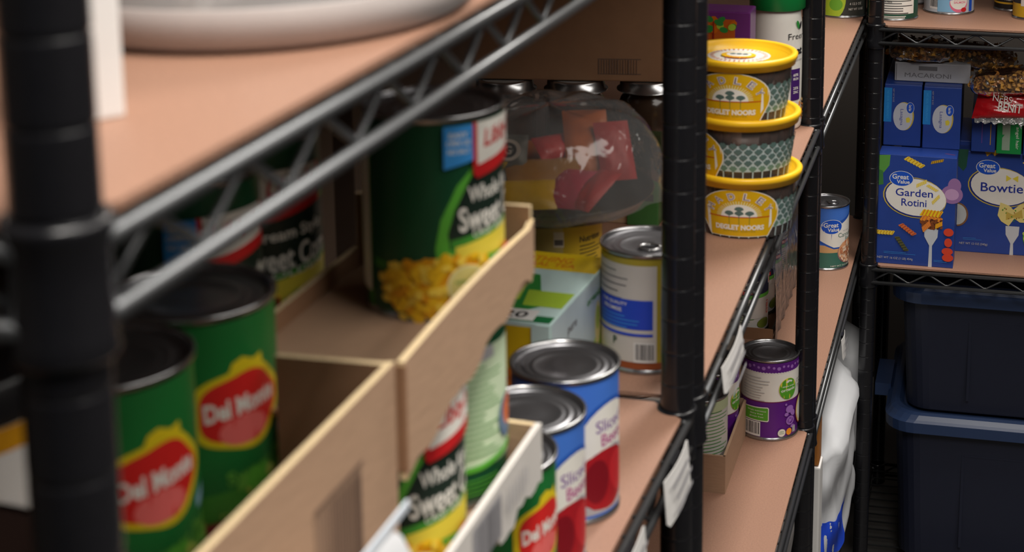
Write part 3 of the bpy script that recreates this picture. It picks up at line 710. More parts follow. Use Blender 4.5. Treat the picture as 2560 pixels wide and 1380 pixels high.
def packet(x, y, z, w, l, m, rx, rz, name='packet', extra=None):
    b = MB(); R = Matrix.Rotation(rz, 3, 'Z') @ Matrix.Rotation(rx, 3, 'X'); vs = []; fs = []; n = 8
    for sd in (1, -1):
        for j in range(n + 1):
            for i in range(n + 1):
                u, v = i / n * 2 - 1, j / n * 2 - 1; h = sd * .22 * (1 - u ** 4) * (1 - v ** 4) * (1 + .2 * math.sin(7 * u + 5 * v))
                vs.append(R @ Vector((u * w / 2, v * l / 2, h)) + Vector((x, y, z)))
    for sd in (0, 1):
        for j in range(n):
            for i in range(n):
                k = sd * (n + 1) ** 2 + j * (n + 1) + i; f = (k, k + 1, k + n + 2, k + n + 1); fs.append(f if sd == 0 else f[::-1])
    b.add(vs, fs, m, True)
    if extra:
        a = extra; a.emit(b, lambda u, v, o: tuple(R @ Vector((u, v, .24 + o)) + Vector((x, y, z))))
    o = b.build(name, t); return o
PR = mat('packet_red', S(206, 34, 34) , .42, 0, .15, 20, .8); PO = mat('packet_orange', S(214, 110, 20), .3, 0, .1, 20, .4); PY = mat('packet_yellow', S(220, 180, 30), .3, 0, .2, 15, .4); PP = mat('packet_pink', S(206, 70, 96), .3, 0, .1, 15, .4)
packet(1.3, .6, 1.9, 1.6, 2.6, PO, .9, .15); packet(2.3, .3, 1.7, 1.3, 2.2, PR, 1.0, .3); packet(1.6, -2.2, 1.0, 1.0, 2.0, PR, .5, -.7)
packet(.8, -1.9, .95, 1.5, 1.9, PP, .5, -.3); packet(-.9, -2.3, .85, 2.4, 1.3, PY, .6, .1); packet(-.2, -1.0, 1.3, 2.6, 1.4, mat('packet_tan', S(180, 130, 60), .35, 0, .3, 10, .4), .4, .2); packet(-2.4, -1.4, 1.3, 1.6, 1.5, PY, .6, -.5)
packet(-1.4, -.6, 1.9, 1.3, 1.3, mat('packet_grey', S(120, 126, 122), .4), 1.0, -.1, extra=Art().ell(0, 0, .45, .4, WARM).ell(0, 0, .3, .28, INK).text('G', 0, 0, .25, .3, WARM))
packet(.1, .5, 1.8, 1.4, 1.0, PR, .7, .6); packet(-.5, 1.8, 1.2, 3, 1.6, PO, .3, 0)

# preserving jars at the back with a carton lying over them
JARG = film('jar_glass', (.75, .72, .68), .12, .05, .1)
jar0 = None
for i, (u, w) in enumerate(((1262, 150), (1440, 130), (1622, 130), (1110, 150), (960, 150))):
    z_ = F * 3.0 / w if i in (0,) else F * 3.0 / 152
    zz = 80
    x_ = (u - CX) / F * (zz); y_ = (zz - 3.7) / CP
    lab = ['glass preserving jar with a silver screw band, just behind the corn can lid', 'glass preserving jar with a scuffed white lid, behind the middle of the candy bag', 'glass preserving jar with white lid next to the black post', 'glass preserving jar deep on the shelf behind the rail, dull lid', 'glass preserving jar farthest in behind the rail'][i]
    loc = (x_, y_, S2)
    if jar0 is None:
        t = thing('preserving_jar', lab, 'jar', loc, 0, 'preserving jars in a line at the back')
        b = MB(); b.lathe([(.01, 0), (1.3, 0), (1.42, .15), (1.45, .5), (1.45, 2.1), (1.3, 2.5), (1.2, 2.65), (1.2, 2.95)], mat('dark_preserve', S(58, 44, 34), .15), 40); b.build('jar_body', t)
        b = MB(); b.lathe([(1.5, 2.85), (1.5, 2.9), (1.36, 2.94), (1.34, 3.3), (1.28, 3.38), (1.1, 3.36)], TIN, 48)
        b.build('screw_band', t)
        b = MB(); b.lathe([(1.12, 3.37), (.01, 3.37)], mat('scuffed_lid', S(150, 146, 142), .5, .2, .25, 30), 40); b.build('lid', t)
        jar0 = t
    else:
        t = copy_tree(jar0); t.location = P(loc); t['label'] = lab
a = Art(); r = random.Random(5)
a.rect(4.6, 1.05, 2.0, .05, CARDK); a.rect(4.6, .35, 2.0, .05, CARDK); a.rect(.7, 3.9, 12, .06, CARDK)
for i in range(15): a.rect(3.65 + i * .125, .7, r.choice((.03, .05, .07)), .66, CARDK)
p = at(1400, 205, S2 + 4.33)
t = thing('cardboard_box', 'long brown cardboard box lying on top of the preserving jars', 'box', (-4.6, 77.6, S2 + 3.42), -TB + .14)
b = MB(); b.bbox((.75, 2.6, 3.9), (12.5, 6.0, 7.8), CARDD, .07); a.emit(b, lambda x, z, o: (x, -.4 - o, z)); b.build('box_body', t)
b = MB(); b.box((.75, 1.1, 7.82), (12.3, 2.8, .06), CARDD); b.build('flap', t)
b = MB(); b.box((.75, 4.1, 7.82), (12.3, 2.8, .06), CARDD); b.build('flap', t)

# little cartons behind the bag
def plain_box(name, label, loc, rz, d, m, faces=(), cat='box', group=None, flap=None):
    t = thing(name, label, cat, loc, rz, group)
    b = MB(); b.bbox((0, d[1] / 2, d[2] / 2), d, m, min(.05, min(d) * .1))
    for side, art in faces:
        if side == 'front': art.emit(b, lambda x, z, o: (x, -o, z))
        if side == 'right': art.emit(b, lambda x, z, o: (d[0] / 2 + o, x, z))
        if side == 'top': art.emit(b, lambda x, y, o: (x, y, d[2] + o))
    b.build('box_body', t)
    b = MB(); b.box((0, d[1] / 2, d[2] + .004), (d[0] * .96, d[1] * .96, .012), flap or m); b.build('top_flap', t)
    return t
p = at(1612, 560, S2 + 2.2)
plain_box('carton_box', 'green carton standing between the candy bag and the post', (p[0], p[1] + 6.5, S2), -TB, (1.3, 4, 2.9), pm('carton_green', 60, 110, 56), [('front', Art().rect(0, 2.2, .8, .6, G_BR).rect(0, 1.2, .9, .3, INK))])
plain_box('carton_box', 'cream carton standing right behind the post, beside the green one', (p[0] + 1.1, p[1] + 7.2, S2), -TB, (.9, 4, 2.8), pm('carton_cream', 206, 190, 160), [('front', Art().rect(0, 2.0, .5, .8, WARM).rect(0, .9, .6, .4, pm('carton_tan', 170, 130, 90)))])
plain_box('carton_box', 'purple carton with white script behind the candy bag', (p[0] - 1.2, p[1] + 6.9, S2), -TB, (1.3, 4, 2.9), pm('carton_tan2', 190, 160, 130), [('front', Art().rect(0, 2.3, 1.0, .4, PURP))])

# ---- date tubs
DY = pm('tub_lid_yellow', 250, 196, 34, .35, .02); PLG = pm('palm_grey_green', 84, 108, 104); PLL = pm('palm_pale', 176, 190, 190); LBY = pm('sun_label_gold', 214, 168, 6)
TUBF = film('tub_plastic', (.93, .9, .88), .05, .08, .05)
DATE = mat('date_brown', S(92, 48, 24), .35, 0, .45, 25, .3)
TR0, TR1, TH = 1.86, 2.16, 2.42
def make_tub(label, loc, rz, top=False):
    t = thing('date_tub', label, 'tub', loc, rz, 'yellow-lidded tubs of dates')
    b = MB(); b.lathe([(.01, .05), (TR0 - .1, .05), (TR0, .0), (TR0 + .02, .1), (TR1, TH)], TUBF, 72); b.build('clear_body', t)
    b = MB(); r = random.Random(3)
    b.lathe([(.01, .1), (TR0 - .15, .1), (TR1 - .25, 2.0), (.01, 2.1)], DATE, 40)
    for i in range(46):
        a_ = r.uniform(0, 6.283); z = r.uniform(.3, 2.0); R = TR0 - .3 + .12 * z
        b.lathe([(.01, -.5), (.2, -.42), (.3, -.1), (.3, .15), (.18, .45), (.01, .5)], DATE, 8, c=(R * math.cos(a_), R * math.sin(a_), z))
    o = b.build('dates', t); o['kind'] = 'stuff'
    # printed sleeve pattern of palm fans
    b = MB(); w = wrapc(TR0 + .03, 0, TR1 + .02, TH); a = Art(); circ = 2 * math.pi * (TR0 + .03); n = 32
    a.poly([(-circ / 2, .42), (circ / 2, .42), (circ / 2, 1.5), (-circ / 2, 1.5)], PLL)
    dxx = circ / n
    for rrow in range(5):
        for i in range(n):
            x = -circ / 2 + (i + (.5 if rrow % 2 else 0)) * dxx; y = .5 + rrow * .235
            if abs(x) < 1.0 and y < 1.2: continue
            pts = [(x, y - .1)] + [(x + .17 * math.cos(t_) * (1 if k % 2 else .8), y + .02 + .16 * math.sin(t_) * (1 if k % 2 else .8)) for k, t_ in enumerate([math.pi * q_ / 8 for q_ in range(9)])]
            a.poly(pts, PLG if rrow else pm('palm_green_tint', 100, 130, 112))
    for i in range(n): a.rect(-circ / 2 + i * dxx, .24, .05, .38, PLL)
    # sun label
    pts = [(-1.12, .12)] + [(1.48 * math.cos(t_) * 1.0, 1.02 + 1.06 * math.sin(t_)) for t_ in [math.radians(195 - q_ * 10) for q_ in range(22)]] + [(1.12, .12)]
    a.poly([(x * 1.03, (y - 1) * 1.02 + 1) for x, y in pts[::-1]], WARM); a.poly(pts[::-1], LBY)
    for k in range(7):
        t_ = math.radians(15 + k * 25); a.poly([(.5 * math.cos(t_ + .03), .95 + .5 * math.sin(t_ + .03)), (.5 * math.cos(t_ - .03), .95 + .5 * math.sin(t_ - .03)), (1.2 * math.cos(t_), .95 + .9 * math.sin(t_))], pm('ray_rust', 206, 110, 20))
    for k in range(25):
        t_ = math.radians(4 + k * 7.2); a.poly([(.66 * math.cos(t_ + .04), .95 + .5 * math.sin(t_ + .04)), (.66 * math.cos(t_ - .04), .95 + .5 * math.sin(t_ - .04)), (.84 * math.cos(t_ - .02), .95 + .66 * math.sin(t_ - .02)), (.84 * math.cos(t_ + .02), .95 + .66 * math.sin(t_ + .02))], CREAM)
    a.ell(0, .95, .66, .52, WARM, t1=math.pi); a.rect(0, .93, 2.3, .035, pm('ray_red', 196, 60, 20))
    for x, y in ((-.36, 1.1), (0, 1.1), (.38, 1.1), (0, 1.28)):
        a.poly([(x, y - .12)] + [(x + .17 * math.cos(t_), y - .03 + .13 * math.sin(t_)) for t_ in [math.pi * q_ / 7 for q_ in range(8)]], PLG); a.rect(x, y - .22, .03, .2, PLG); 
    for x in (-.36, 0, .38): a.rect(x, .75, .03, .3, pm('trunk_olive', 150, 140, 30))
    for ch, t_ in zip('HADLEY', (160, 132, 104, 76, 48, 20)):
        q_ = math.radians(t_); a.text(ch, 1.13 * math.cos(q_), 1.03 + .78 * math.sin(q_), .27, .31, WARM, a=q_ - math.pi / 2 * .95, bold=.06); a.text(ch, 1.13 * math.cos(q_), 1.03 + .78 * math.sin(q_), .22, .27, pm('mauve_ink', 120, 96, 120), a=q_ - math.pi / 2 * .95, bold=.0)
    a.text('DEGLET NOORS', .02, .5, 1.85, .22, WARM, bold=.05); a.text('PITTED DATES', .02, .34, 1.2, .06, pm('trunk_olive', 150, 140, 30), bold=0)
    a.emit(b, w, .16, lift=.0008); b.build('printed_sleeve', t)
    b = MB(); R = TR1
    b.lathe([(R - .02, TH - .3), (R + .08, TH - .32), (R + .11, TH - .12), (R + .16, TH - .1), (R + .17, TH + .06), (R + .12, TH + .12), (R - .02, TH + .12), (R - .08, TH + .08), (R - .14, TH - .1), (.01, TH - .1)], DY, 80)
    if top:
        a = Art(); a.ell(0, 0, 1.25, 1.25, WARM); rr = random.Random(6)
        for k in range(36): t_ = k / 36 * 6.283; a.rect(1.08 * math.cos(t_), 1.08 * math.sin(t_), .16, .06, pm('ray_red', 196, 60, 20) if k % 2 else TOR, a=t_)
        a.ell(0, -.1, .7, .55, DY); a.ell(0, 0, .5, .4, WARM); a.text('DEGLET', 0, -.62, .9, .2, RED); 
        for x in (-.25, 0, .25): a.ell(x, .05, .12, .12, PLG)
        a.emit(b, lambda x, y, o: (x, y, TH - .1 + o))
    b.build('lid', t)
    if top:
        b = MB(); b.box((1.95 * .7, -1.95 * .7, TH + .05), (.3, .1, .05), DY, .8); b.build('pull_tab', t)
    return t
tb = base_at(1858, 597, S2, TR0)
TP = TH + .36 - .02
make_tub('tub of dates, bottom of the stack of three, sun label facing out', tb, to_cam(tb, -5))
p2 = (tb[0] - .10, tb[1], S2 + TH - .04); make_tub('tub of dates, middle of the stack of three, palm pattern facing out', (p2[0], p2[1], S2 + TH - .1), to_cam(tb, -66))
p3 = (tb[0] - .27, tb[1] + .05, S2 + 2 * (TH - .1)); make_tub('tub of dates, topmost of the stack of three, printed lid visible', p3, to_cam(tb, -9), True)

# oat drink bottle, purple bag
p = base_at(1938, 330, S2, 1.25); p = (p[0], p[1], S2)
t = thing('oat_drink_bottle', 'white oat drink bottle with a green cap behind the date tubs', 'bottle', p, to_cam(p, 46))
b = MB(); b.lathe([(.01, .05), (1.0, .05), (1.15, .0), (1.24, .12), (1.27, .35), (1.24, 1.2), (1.25, 3.0), (1.24, 4.6), (1.2, 5.3), (1.12, 5.9), (1.0, 6.2), (1.0, 6.5)], WARM, 56)
a = Art(); VI = pm('oat_violet', 66, 30, 104)
a.text('Freer', .1, 4.7, 1.1, .3, INK, bold=0); a.ell(.15, 5.25, .1, .22, TGR, a=.4); a.ell(.35, 5.2, .09, .2, INK, a=-.4)
a.text('oat', .12, 3.95, .85, .36, INK, bold=.05); a.text('WHOLE GRAIN', .15, 3.5, .8, .1, GREYI, bold=0)
a.rect(.05, 2.3, .62, 1.55, VI); a.text('60%', .05, 2.78, .36, .14, WARM); a.text('IRON', .05, 2.58, .36, .13, WARM); a.text('25%', .05, 2.12, .36, .14, WARM); a.text('ZINC', .05, 1.92, .36, .13, WARM)
a.kernels(.6, 1.0, .7, 1.0, 26, [TOR, pm('oat_tan', 200, 160, 100)], .07)
a.emit(b, wrapc(1.27), .16); b.build('bottle_body', t)
b = MB(); b.lathe([(1.3, 5.95), (1.36, 6.0), (1.36, 7.6), (1.3, 7.7), (.01, 7.7)], pm('cap_green', 16, 130, 62, .35), 56)
b.build('cap', t)
p = at(1800, 36, S2 + 5.0)
t = plain_box('snack_pack', 'purple snack pack with orange and green picture behind the highest tub', (4.3, 77.4, S2), -TB, (3.4, 1.8, 6.6), mat('purple_pack', S(112, 48, 120), .3, 0, .1, 20, .2), [('front', Art().rect(-.3, 5.6, 2.6, 1.3, pm('pack_carrot', 196, 92, 24)).kernels(-.3, 6.0, 2.6, .7, 26, [TGR, TLM, PO], .2).rect(.0, 5.55, .06, 1.2, REDB))])

# ------------------------------------------------------------------ middle unit, lower shelf
art, PU = art_purple()
p = base_at(1921, 1103, S3, 1.475)
make_can('coconut_milk_can', 'purple and white organic can alone at the end of the lower shelf', p, 2.95, 4.3, PU, art, 14, lid=TIND)
q = at(1812, 1235, S3)
t = thing('cardboard_tray', 'low cardboard tray of cans behind the black double post', 'tray', q, -TB)
for nm, c, d in (('tray_floor', (-4.4, 3.4, .06), (8.8, 6.8, .1)), ('front_panel', (-4.4, .05, .95), (8.8, .12, 1.9)), ('side_panel', (-.05, 3.4, .95), (.12, 6.8, 1.9)), ('back_panel', (-4.4, 6.75, .95), (8.8, .12, 1.9))):
    b = MB(); b.box(c, d, CARD); b.build(nm, t)
def in_tray(x, y): 
    c_, s_ = math.cos(-TB), math.sin(-TB); return (q[0] + x * c_ - y * s_, q[1] + x * s_ + y * c_, S3 + .12)
art, PU = art_purple()
make_can('coconut_milk_can', 'purple and white organic can standing inside the low cardboard tray', in_tray(-1.6, 4.9), 2.95, 4.3, PU, art, 40)
make_can('bean_can', 'white label can with small print, front corner of the low tray', in_tray(-1.65, 1.7), 2.95, 4.3, OFFW, Art().lines(.6, 3.6, 1.6, 16, .17, .04, G_MD).rect(.5, 3.9, 2.0, .5, pm('sage_band', 190, 200, 160)), 20)
make_can('bean_can', 'white label can hidden deeper in the low tray', in_tray(-4.7, 1.7), 2.95, 4.3, OFFW, Art().lines(.6, 3.6, 1.6, 16, .17, .04, G_MD), 20)

# ------------------------------------------------------------------ far unit of the row
def art_navy():
    a = Art(); N = pm('navy_label', 30, 34, 66); a.poly([(-5, 2.35), (-5, 4.1), (5, 4.1), (5, 2.35)], N); a.rect(-.9, 3.7, 1.2, .8, pm('label_taupe', 190, 180, 170)); a.rect(0, 2.28, 9.2, .22, G_BR)
    a.text('LIGHT', .1, 3.1, .9, .2, WARM); a.text('BEANS', .1, 2.85, .9, .2, WARM); a.rect(.1, 2.57, 1.0, .2, RED); a.text('FLAVOR', .1, 2.57, .8, .12, WARM)
    a.lines(-.1, 1.9, .9, 9, .14, .03, G_MD); a.rect(.5, 1.4, .9, .9, OFFW); a.rect(1.9, 3.4, .9, 1.0, WARM); a.text('BEANS', 2.0, 3.1, .9, .4, RED); a.text('CHILI', 1.35, 1.5, .8, .24, RED, a=1.57); a.ell(1.0, .6, .5, .3, pm('olive_ink', 120, 130, 50)); return a
p0 = at(1862, 843, S3)
base = None
for i in range(4):
    loc = (p0[0] + i * 3.0 * math.sin(TB), p0[1] + 1.5 + i * 3.0 * math.cos(TB), S3 + .12)
    make_can('bean_can', ['navy and white bean can at the near end of the shrink-wrapped flat', 'navy and white bean can, second one inside the shrink-wrapped flat', 'navy and white bean can, third one inside the shrink-wrapped flat', 'navy and white bean can at the far end of the shrink-wrapped flat'][i], loc, 2.95, 4.3, OFFW, art_navy(), 14 + i * 16, 'bean cans in the shrink-wrapped flat')
t = thing('shrink_wrapped_flat', 'cardboard flat under clear shrink wrap holding the navy bean cans', 'tray', (p0[0], p0[1] - .1, S3), -TB)
b = MB(); b.box((-1.6, 6.3, .05), (6.6, 12.8, .08), CARDD); b.build('flat_floor', t)
b = MB(); b.box((1.62, 6.3, .35), (.08, 12.8, .7), BLACK); b.box((-1.6, -.1, .35), (6.5, .08, .7), CARDD); b.build('flat_sides', t)
b = MB(); vs = []; fs = []
n = 24
for i in range(n + 1):
    y = -.25 + 13.3 * i / n
    for j, (x, z) in enumerate(((1.8, .05), (1.78, 1.5), (1.74, 3.2), (1.6, 4.45), (.4, 4.6), (-1.8, 4.6), (-4.9, 4.55))): vs.append((x + .07 * math.sin(i * 1.9 + j), y, z + .05 * math.sin(i * 1.3 + 2 * j)))
for i in range(n):
    for j in range(6): k = i * 7 + j; fs.append((k, k + 7, k + 8, k + 1))
b.add(vs, fs, film('shrink_wrap', (1, .98, .97), .05, .2, .12, 1.0, 30), True); b.build('shrink_wrap', t)
art, BB = art_beans()
p = base_at(2063, 677, S3, 1.475)
make_can('bean_can', 'blue and white cannellini bean can alone before the brown boxes', p, 2.95, 4.35, BB, art, 56, tab=True)
p = base_at(2104, 46, S2, 1.6)
make_can('fruit_can', 'dark can with lime green fruit picture next to the far post', p, 3.25, 4.4, pm('fruit_dark_grey', 54, 56, 52), Art().ell(-.65, 1.3, .9, 1.4, pm('lime_fruit', 170, 196, 50)).ell(-.4, .9, .45, .4, pm('lime_dark', 110, 170, 50)).text('4 12.5 OZ', .95, .95, .9, .16, WARM, bold=0).text('NET WT 15 OZ', 1.0, .6, 1.1, .14, WARM, bold=0).poly([(.5, 1.5), (1.4, 1.4), (1.5, 2.4), (.8, 2.0)], OFFW), 0)
# brown cartons deep on the lower far shelves
def fc(s, e, z=0): return fr(C0, TB, s, e, z)
carton('cardboard_box', 'dark brown cardboard box standing behind the cannellini can', 22.6, 3.9, S3, 11, 10, 13.6, CARDD, C0, TB)
carton('cardboard_box', 'brown cardboard box at the near end of the far lower shelf', 1, 10.6, S3, 14, 5.6, 12, CARDD, C0, TB)
carton('cardboard_box', 'brown cardboard box deep at the back of the middle lower shelf', 6, 9.5, S3, 20, 6.5, 11, CARDD, B0, TB)

# ------------------------------------------------------------------ unit across the aisle end
def fd(x, y, z=0): return (D0[0] + x * math.cos(TB) + y * math.sin(TB), D0[1] - x * math.sin(TB) + y * math.cos(TB), z)
PB = mat('pasta_box_blue', S(36, 66, 146), .4, 0, .18, 30, 0, stretch=(1, 1, 1)); NOO = pm('noodle_yellow', 236, 204, 70); NOD = pm('noodle_ochre', 200, 150, 30); NOR = pm('noodle_orange', 214, 110, 60); NOR2 = pm('noodle_rust', 170, 70, 40); NOG = pm('noodle_spinach', 90, 88, 50); NOG2 = pm('noodle_dark', 50, 56, 36); TOM = pm('tomato_red', 216, 70, 44); LEAF = pm('basil_green', 88, 150, 66); ONI = pm('onion_mauve', 150, 110, 160)
def fork(a, x, y, w, y0):
    FK = pm('fork_grey', 196, 200, 206)
    a.poly([(x - .12, y0), (x + .12, y0), (x + .09, y - .9), (x + .42, y - .3), (x + .45, y + .3), (x - .45, y + .3), (x - .42, y - .3), (x - .09, y - .9)], FK)
def art_rotini():
    a = Art(); w = 5.0; hx = -2.5
    def X(u): return hx + u
    a.poly([(X(0), 6.1), (X(0), 7.35), (X(.75), 7.4), (X(.7), 6.7), (X(.35), 6.2)], LEAF); a.poly([(X(0), 5.3), (X(.35), 5.4), (X(.3), 6.3), (X(0), 6.4)], pm('basil_dark', 60, 120, 60))
    a.noodle(X(2.3), 7.0, 1.25, .36, -.45, NOO, NOD); a.noodle(X(3.75), 7.15, .8, .2, .25, NOD, NOG)
    a.ell(X(4.75), 5.0, .7, .62, ONI); a.ell(X(4.9), 5.6, .42, .5, ONI); a.ell(X(4.75), 5.0, .45, .38, pm('onion_light', 190, 150, 190))
    a.ell(X(2.38), 4.62, 2.05, 1.36, pm('gold_line', 200, 176, 70), a=-.12); a.ell(X(2.4), 4.62, 1.99, 1.31, NAVY, a=-.12); a.ell(X(2.46), 4.65, 1.95, 1.24, WARM, a=-.1)
    oval_logo(a, X(1.5), 5.85, 1.0); a.text('Garden', X(2.35), 4.95, 2.4, .52, GVB2, bold=.01); a.text('Rotini', X(2.35), 4.28, 1.62, .5, GVB2, bold=.01)
    a.noodle(X(2.8), 5.6, .75, .25, .5, NOO, CREAM); a.noodle(X(3.5), 5.35, .75, .22, -.5, NOO, CREAM); a.noodle(X(3.75), 4.6, .7, .22, .85, NOO, CREAM)
    fork(a, X(3.52), 2.35, .8, .0)
    a.ell(X(3.5), 3.1, .72, .55, pm('food_brown', 130, 70, 34), wob=.1); a.noodle(X(3.5), 3.65, 1.3, .5, -.05, TYE, TOR); a.noodle(X(3.5), 3.25, 1.3, .4, -.1, pm('food_amber', 236, 150, 40), NOR); a.kernels(X(3.6), 2.9, 1.2, .6, 36, [pm('food_brown', 130, 70, 34), pm('food_dark', 90, 44, 24)], .1); a.noodle(X(3.2), 2.75, .7, .36, .8, pm('food_amber', 236, 150, 40), NOR); a.noodle(X(4.0), 2.9, .5, .3, .5, TYE, TOR)
    a.noodle(X(.55), 2.15, 1.15, .32, 0, NOO, NOD); a.noodle(X(2.0), 2.45, 1.15, .34, -.62, NOR, NOR2); a.noodle(X(1.65), 1.45, 1.15, .32, -.95, NOG, NOG2)
    for x, y, rx, ry in ((4.75, 2.45, .32, .27), (4.85, 1.75, .25, .3), (4.6, 1.15, .36, .25), (4.65, .72, .36, .26)): a.ell(X(min(x, 4.64)), y, rx, ry, TOM)
    a.text('NET WT 16 OZ (1 LB) 454g', X(1.25), .42, 2.3, .2, LGREY, bold=.01); a.lines(X(1.6), .85, 2.2, 2, .09, .02, SKY)
    a.lines(X(4.2), .5, .9, 2, .09, .02, SKY)
    return a
GVB2 = pm('lettering_blue', 34, 52, 150)
def art_bowtie():
    a = Art(); hx = -2.5
    def X(u): return hx + u
    a.poly([(X(0), 6.0), (X(0), 7.1), (X(.7), 7.1), (X(.6), 5.9), (X(.4), 5.6)], pm('basil_shade', 34, 80, 62))
    a.poly([(X(1.7), 7.15), (X(2.9), 7.15), (X(2.4), 6.75), (X(2.2), 6.95), (X(1.9), 6.7)], NOD); a.poly([(X(4.2), 6.4), (X(4.8), 6.8), (X(4.9), 6.3), (X(4.5), 6.2)], NOO)
    a.ell(X(2.82), 4.62, 2.1, 1.36, pm('gold_line', 200, 176, 70), a=-.12); a.ell(X(2.84), 4.62, 2.04, 1.3, NAVY, a=-.12); a.ell(X(2.9), 4.66, 1.98, 1.25, WARM, a=-.1)
    oval_logo(a, X(2.0), 5.95, 1.0); a.text('Bowtie', X(2.95), 4.6, 2.75, .62, GVB2, bold=.01)
    a.poly([(X(3.2), 5.5), (X(3.2), 5.05), (X(3.55), 5.28)], YEL); a.poly([(X(3.6), 5.28), (X(3.98), 5.5), (X(3.98), 5.05)], YEL)
    fork(a, X(3.75), 1.7, .8, .0)
    a.poly([(X(2.9), 3.6), (X(3.5), 3.4), (X(3.75), 3.15), (X(4.2), 3.55), (X(4.6), 3.65), (X(4.7), 2.3), (X(4.2), 2.3), (X(3.85), 2.55), (X(3.5), 2.0), (X(3.0), 2.3), (X(2.75), 2.7)], pm('bow_cream', 226, 208, 130))
    a.poly([(X(3.3), 3.0), (X(3.75), 2.8), (X(4.3), 3.2), (X(4.4), 2.6), (X(3.8), 2.6), (X(3.3), 2.4)], pm('bow_shadow', 196, 170, 80)); a.kernels(X(3.7), 2.85, 1.6, 1.0, 14, [G_MD, pm('spice', 140, 90, 30)], .05)
    a.ell(X(.12), 2.6, .72, .82, pm('bowl_wood', 130, 90, 60), t0=-1.57, t1=1.57); a.ell(X(.1), 2.6, .62, .72, pm('bowl_white', 186, 190, 190), t0=-1.57, t1=1.57)
    a.text('NET WT 12 OZ (340g)', X(1.25), .6, 1.85, .19, LGREY, bold=.01); a.lines(X(1.2), 1.0, 1.3, 2, .1, .02, SKY); a.ell(X(4.75), 1.3, .3, .5, G_BR); a.kernels(X(4.7), 1.2, .5, 1.0, 10, [G_LT, G_MD], .14)
    return a
p = at(2285, 664, S3)
rtop = Art().ell(.1, 1.0, 1.2, .42, WARM).text('Great Value', .1, 1.0, 1.5, .3, GVB2).noodle(2.0, .8, .7, .2, -.4, NOR, NOR2)
plain_box('pasta_box', 'large blue garden rotini pasta box at the front edge of the shelf', (p[0], p[1], S3), -TB - .02, (5.0, 2.0, 7.45), PB, [('front', art_rotini()), ('top', rtop)], group='blue pasta boxes')
p = at(2478, 634, S3); 
plain_box('pasta_box', 'large blue bowtie pasta box set back beside the rotini box', (p[0] + .05, p[1], S3), -TB, (5.0, 2.0, 7.0), PB, [('front', art_bowtie())], group='blue pasta boxes')
# supports behind and boxes on top
plain_box('pasta_box', 'blue pasta box standing behind the rotini box, under the lasagna boxes', fd(4.1, 5.2, S3), -TB, (5.0, 6.4, 7.3), PB, [], group='blue pasta boxes')
plain_box('pasta_box', 'blue pasta box standing behind the bowtie box, under the red bag', fd(9.4, 5.8, S3), -TB, (5.2, 6.0, 6.95), PB, [], group='blue pasta boxes')
def art_lasagna():
    a = Art(); LBX = pm('flash_cyan', 34, 130, 206)
    a.rect(-.98, 2.75, .5, 2.3, LBX); a.text('NO BOIL OVEN READY', -.98, 2.75, 1.9, .14, pm('flash_text', 60, 160, 226), a=-1.57, bold=0); a.text('NET WT 8 OZ', -.62, 3.4, .9, .09, LGREY, a=-1.57, bold=0)
    a.ell(.08, 2.02, .66, .96, pm('gold_line', 200, 176, 70)); a.ell(.02, 2.0, .63, .94, pm('oval_grey_white', 196, 198, 208)); a.text('Lasagna', -.08, 1.95, 1.1, .26, GVB2, a=-1.57, bold=0); a.poly([(.22, 1.9), (.4, 1.98), (.52, 1.84), (.46, 1.62), (.26, 1.6)], YEL)
    a.ell(.48, 2.6, .26, .38, WARM); a.ell(.48, 2.6, .24, .36, GVB); a.text('Great Value', .48, 2.6, .42, .18, WARM, a=-1.57)
    return a
LB = plain_box('lasagna_box', 'small blue lasagna box stacked over the rotini box, next to the post', fd(1.75, 2.35, S3 + 7.47), -TB, (2.42, 9.0, 4.15), PB, [('front', art_lasagna()), ('top', Art().ell(.1, 1.6, .95, 1.1, WARM).rect(.3, 1.6, .2, .9, LGREY).ell(-.7, .5, .4, .4, GVB))], group='pair of lasagna boxes')
L2 = copy_tree(LB); L2.location = P(fd(4.3, 2.15, S3 + 7.47)); L2['label'] = 'small blue lasagna box stacked over the rotini box, beside the red bag'
plain_box('macaroni_box', 'grey-white macaroni box lying on top of the lasagna boxes', fd(3.55, 3.3, S3 + 11.66), -TB, (4.9, 7.0, 1.25), pm('macaroni_grey', 176, 176, 182), [('front', Art().text('MACARONI', -.3, .42, 3.0, .3, GREYI, bold=0).rect(-.3, .9, 1.2, .28, GREYI).rect(-2.35, .6, .05, 1.1, GREYI))])
AH = plain_box('pasta_box', 'slim blue pasta box lying under the red bag, white script on its end', fd(7.0, 3.3, S3 + 7.12), -TB, (1.55, 9, 2.6), PB, [('front', Art().rect(-.1, 1.4, .04, 1.6, PURP).rect(.45, 1.2, .05, 1.4, NOD))], group='blue pasta boxes')
plain_box('angel_hair_box', 'green angel hair pasta box between two blue boxes', fd(8.65, 3.1, S3 + 7.12), -TB, (1.6, 9, 2.75), pm('angel_green', 20, 140, 66), [('front', Art().rect(-.2, 1.35, .5, 2.2, pm('angel_grey', 150, 170, 150)).poly([(-.75, 1.3), (-.3, 1.3), (-.5, 1.0)], pm('angel_green', 20, 140, 66)).text('angel hair', .5, 1.1, 1.5, .26, WARM, a=-1.57, bold=0).poly([(.1, 2.7), (.75, 2.7), (.75, 1.7)], LGREY))])
plain_box('pasta_box', 'blue pasta box with white lettering on its end, beside the green one', fd(10.55, 3.0, S3 + 7.12), -TB, (1.95, 9, 2.9), pm('box_royal_blue', 20, 60, 150), [('front', Art().text('RONI', .4, 2.1, .9, .26, LGREY, a=-1.57).rect(.3, .8, .05, 1.0, NOD).rect(0, 2.86, 1.9, .06, CREAM))], group='blue pasta boxes')
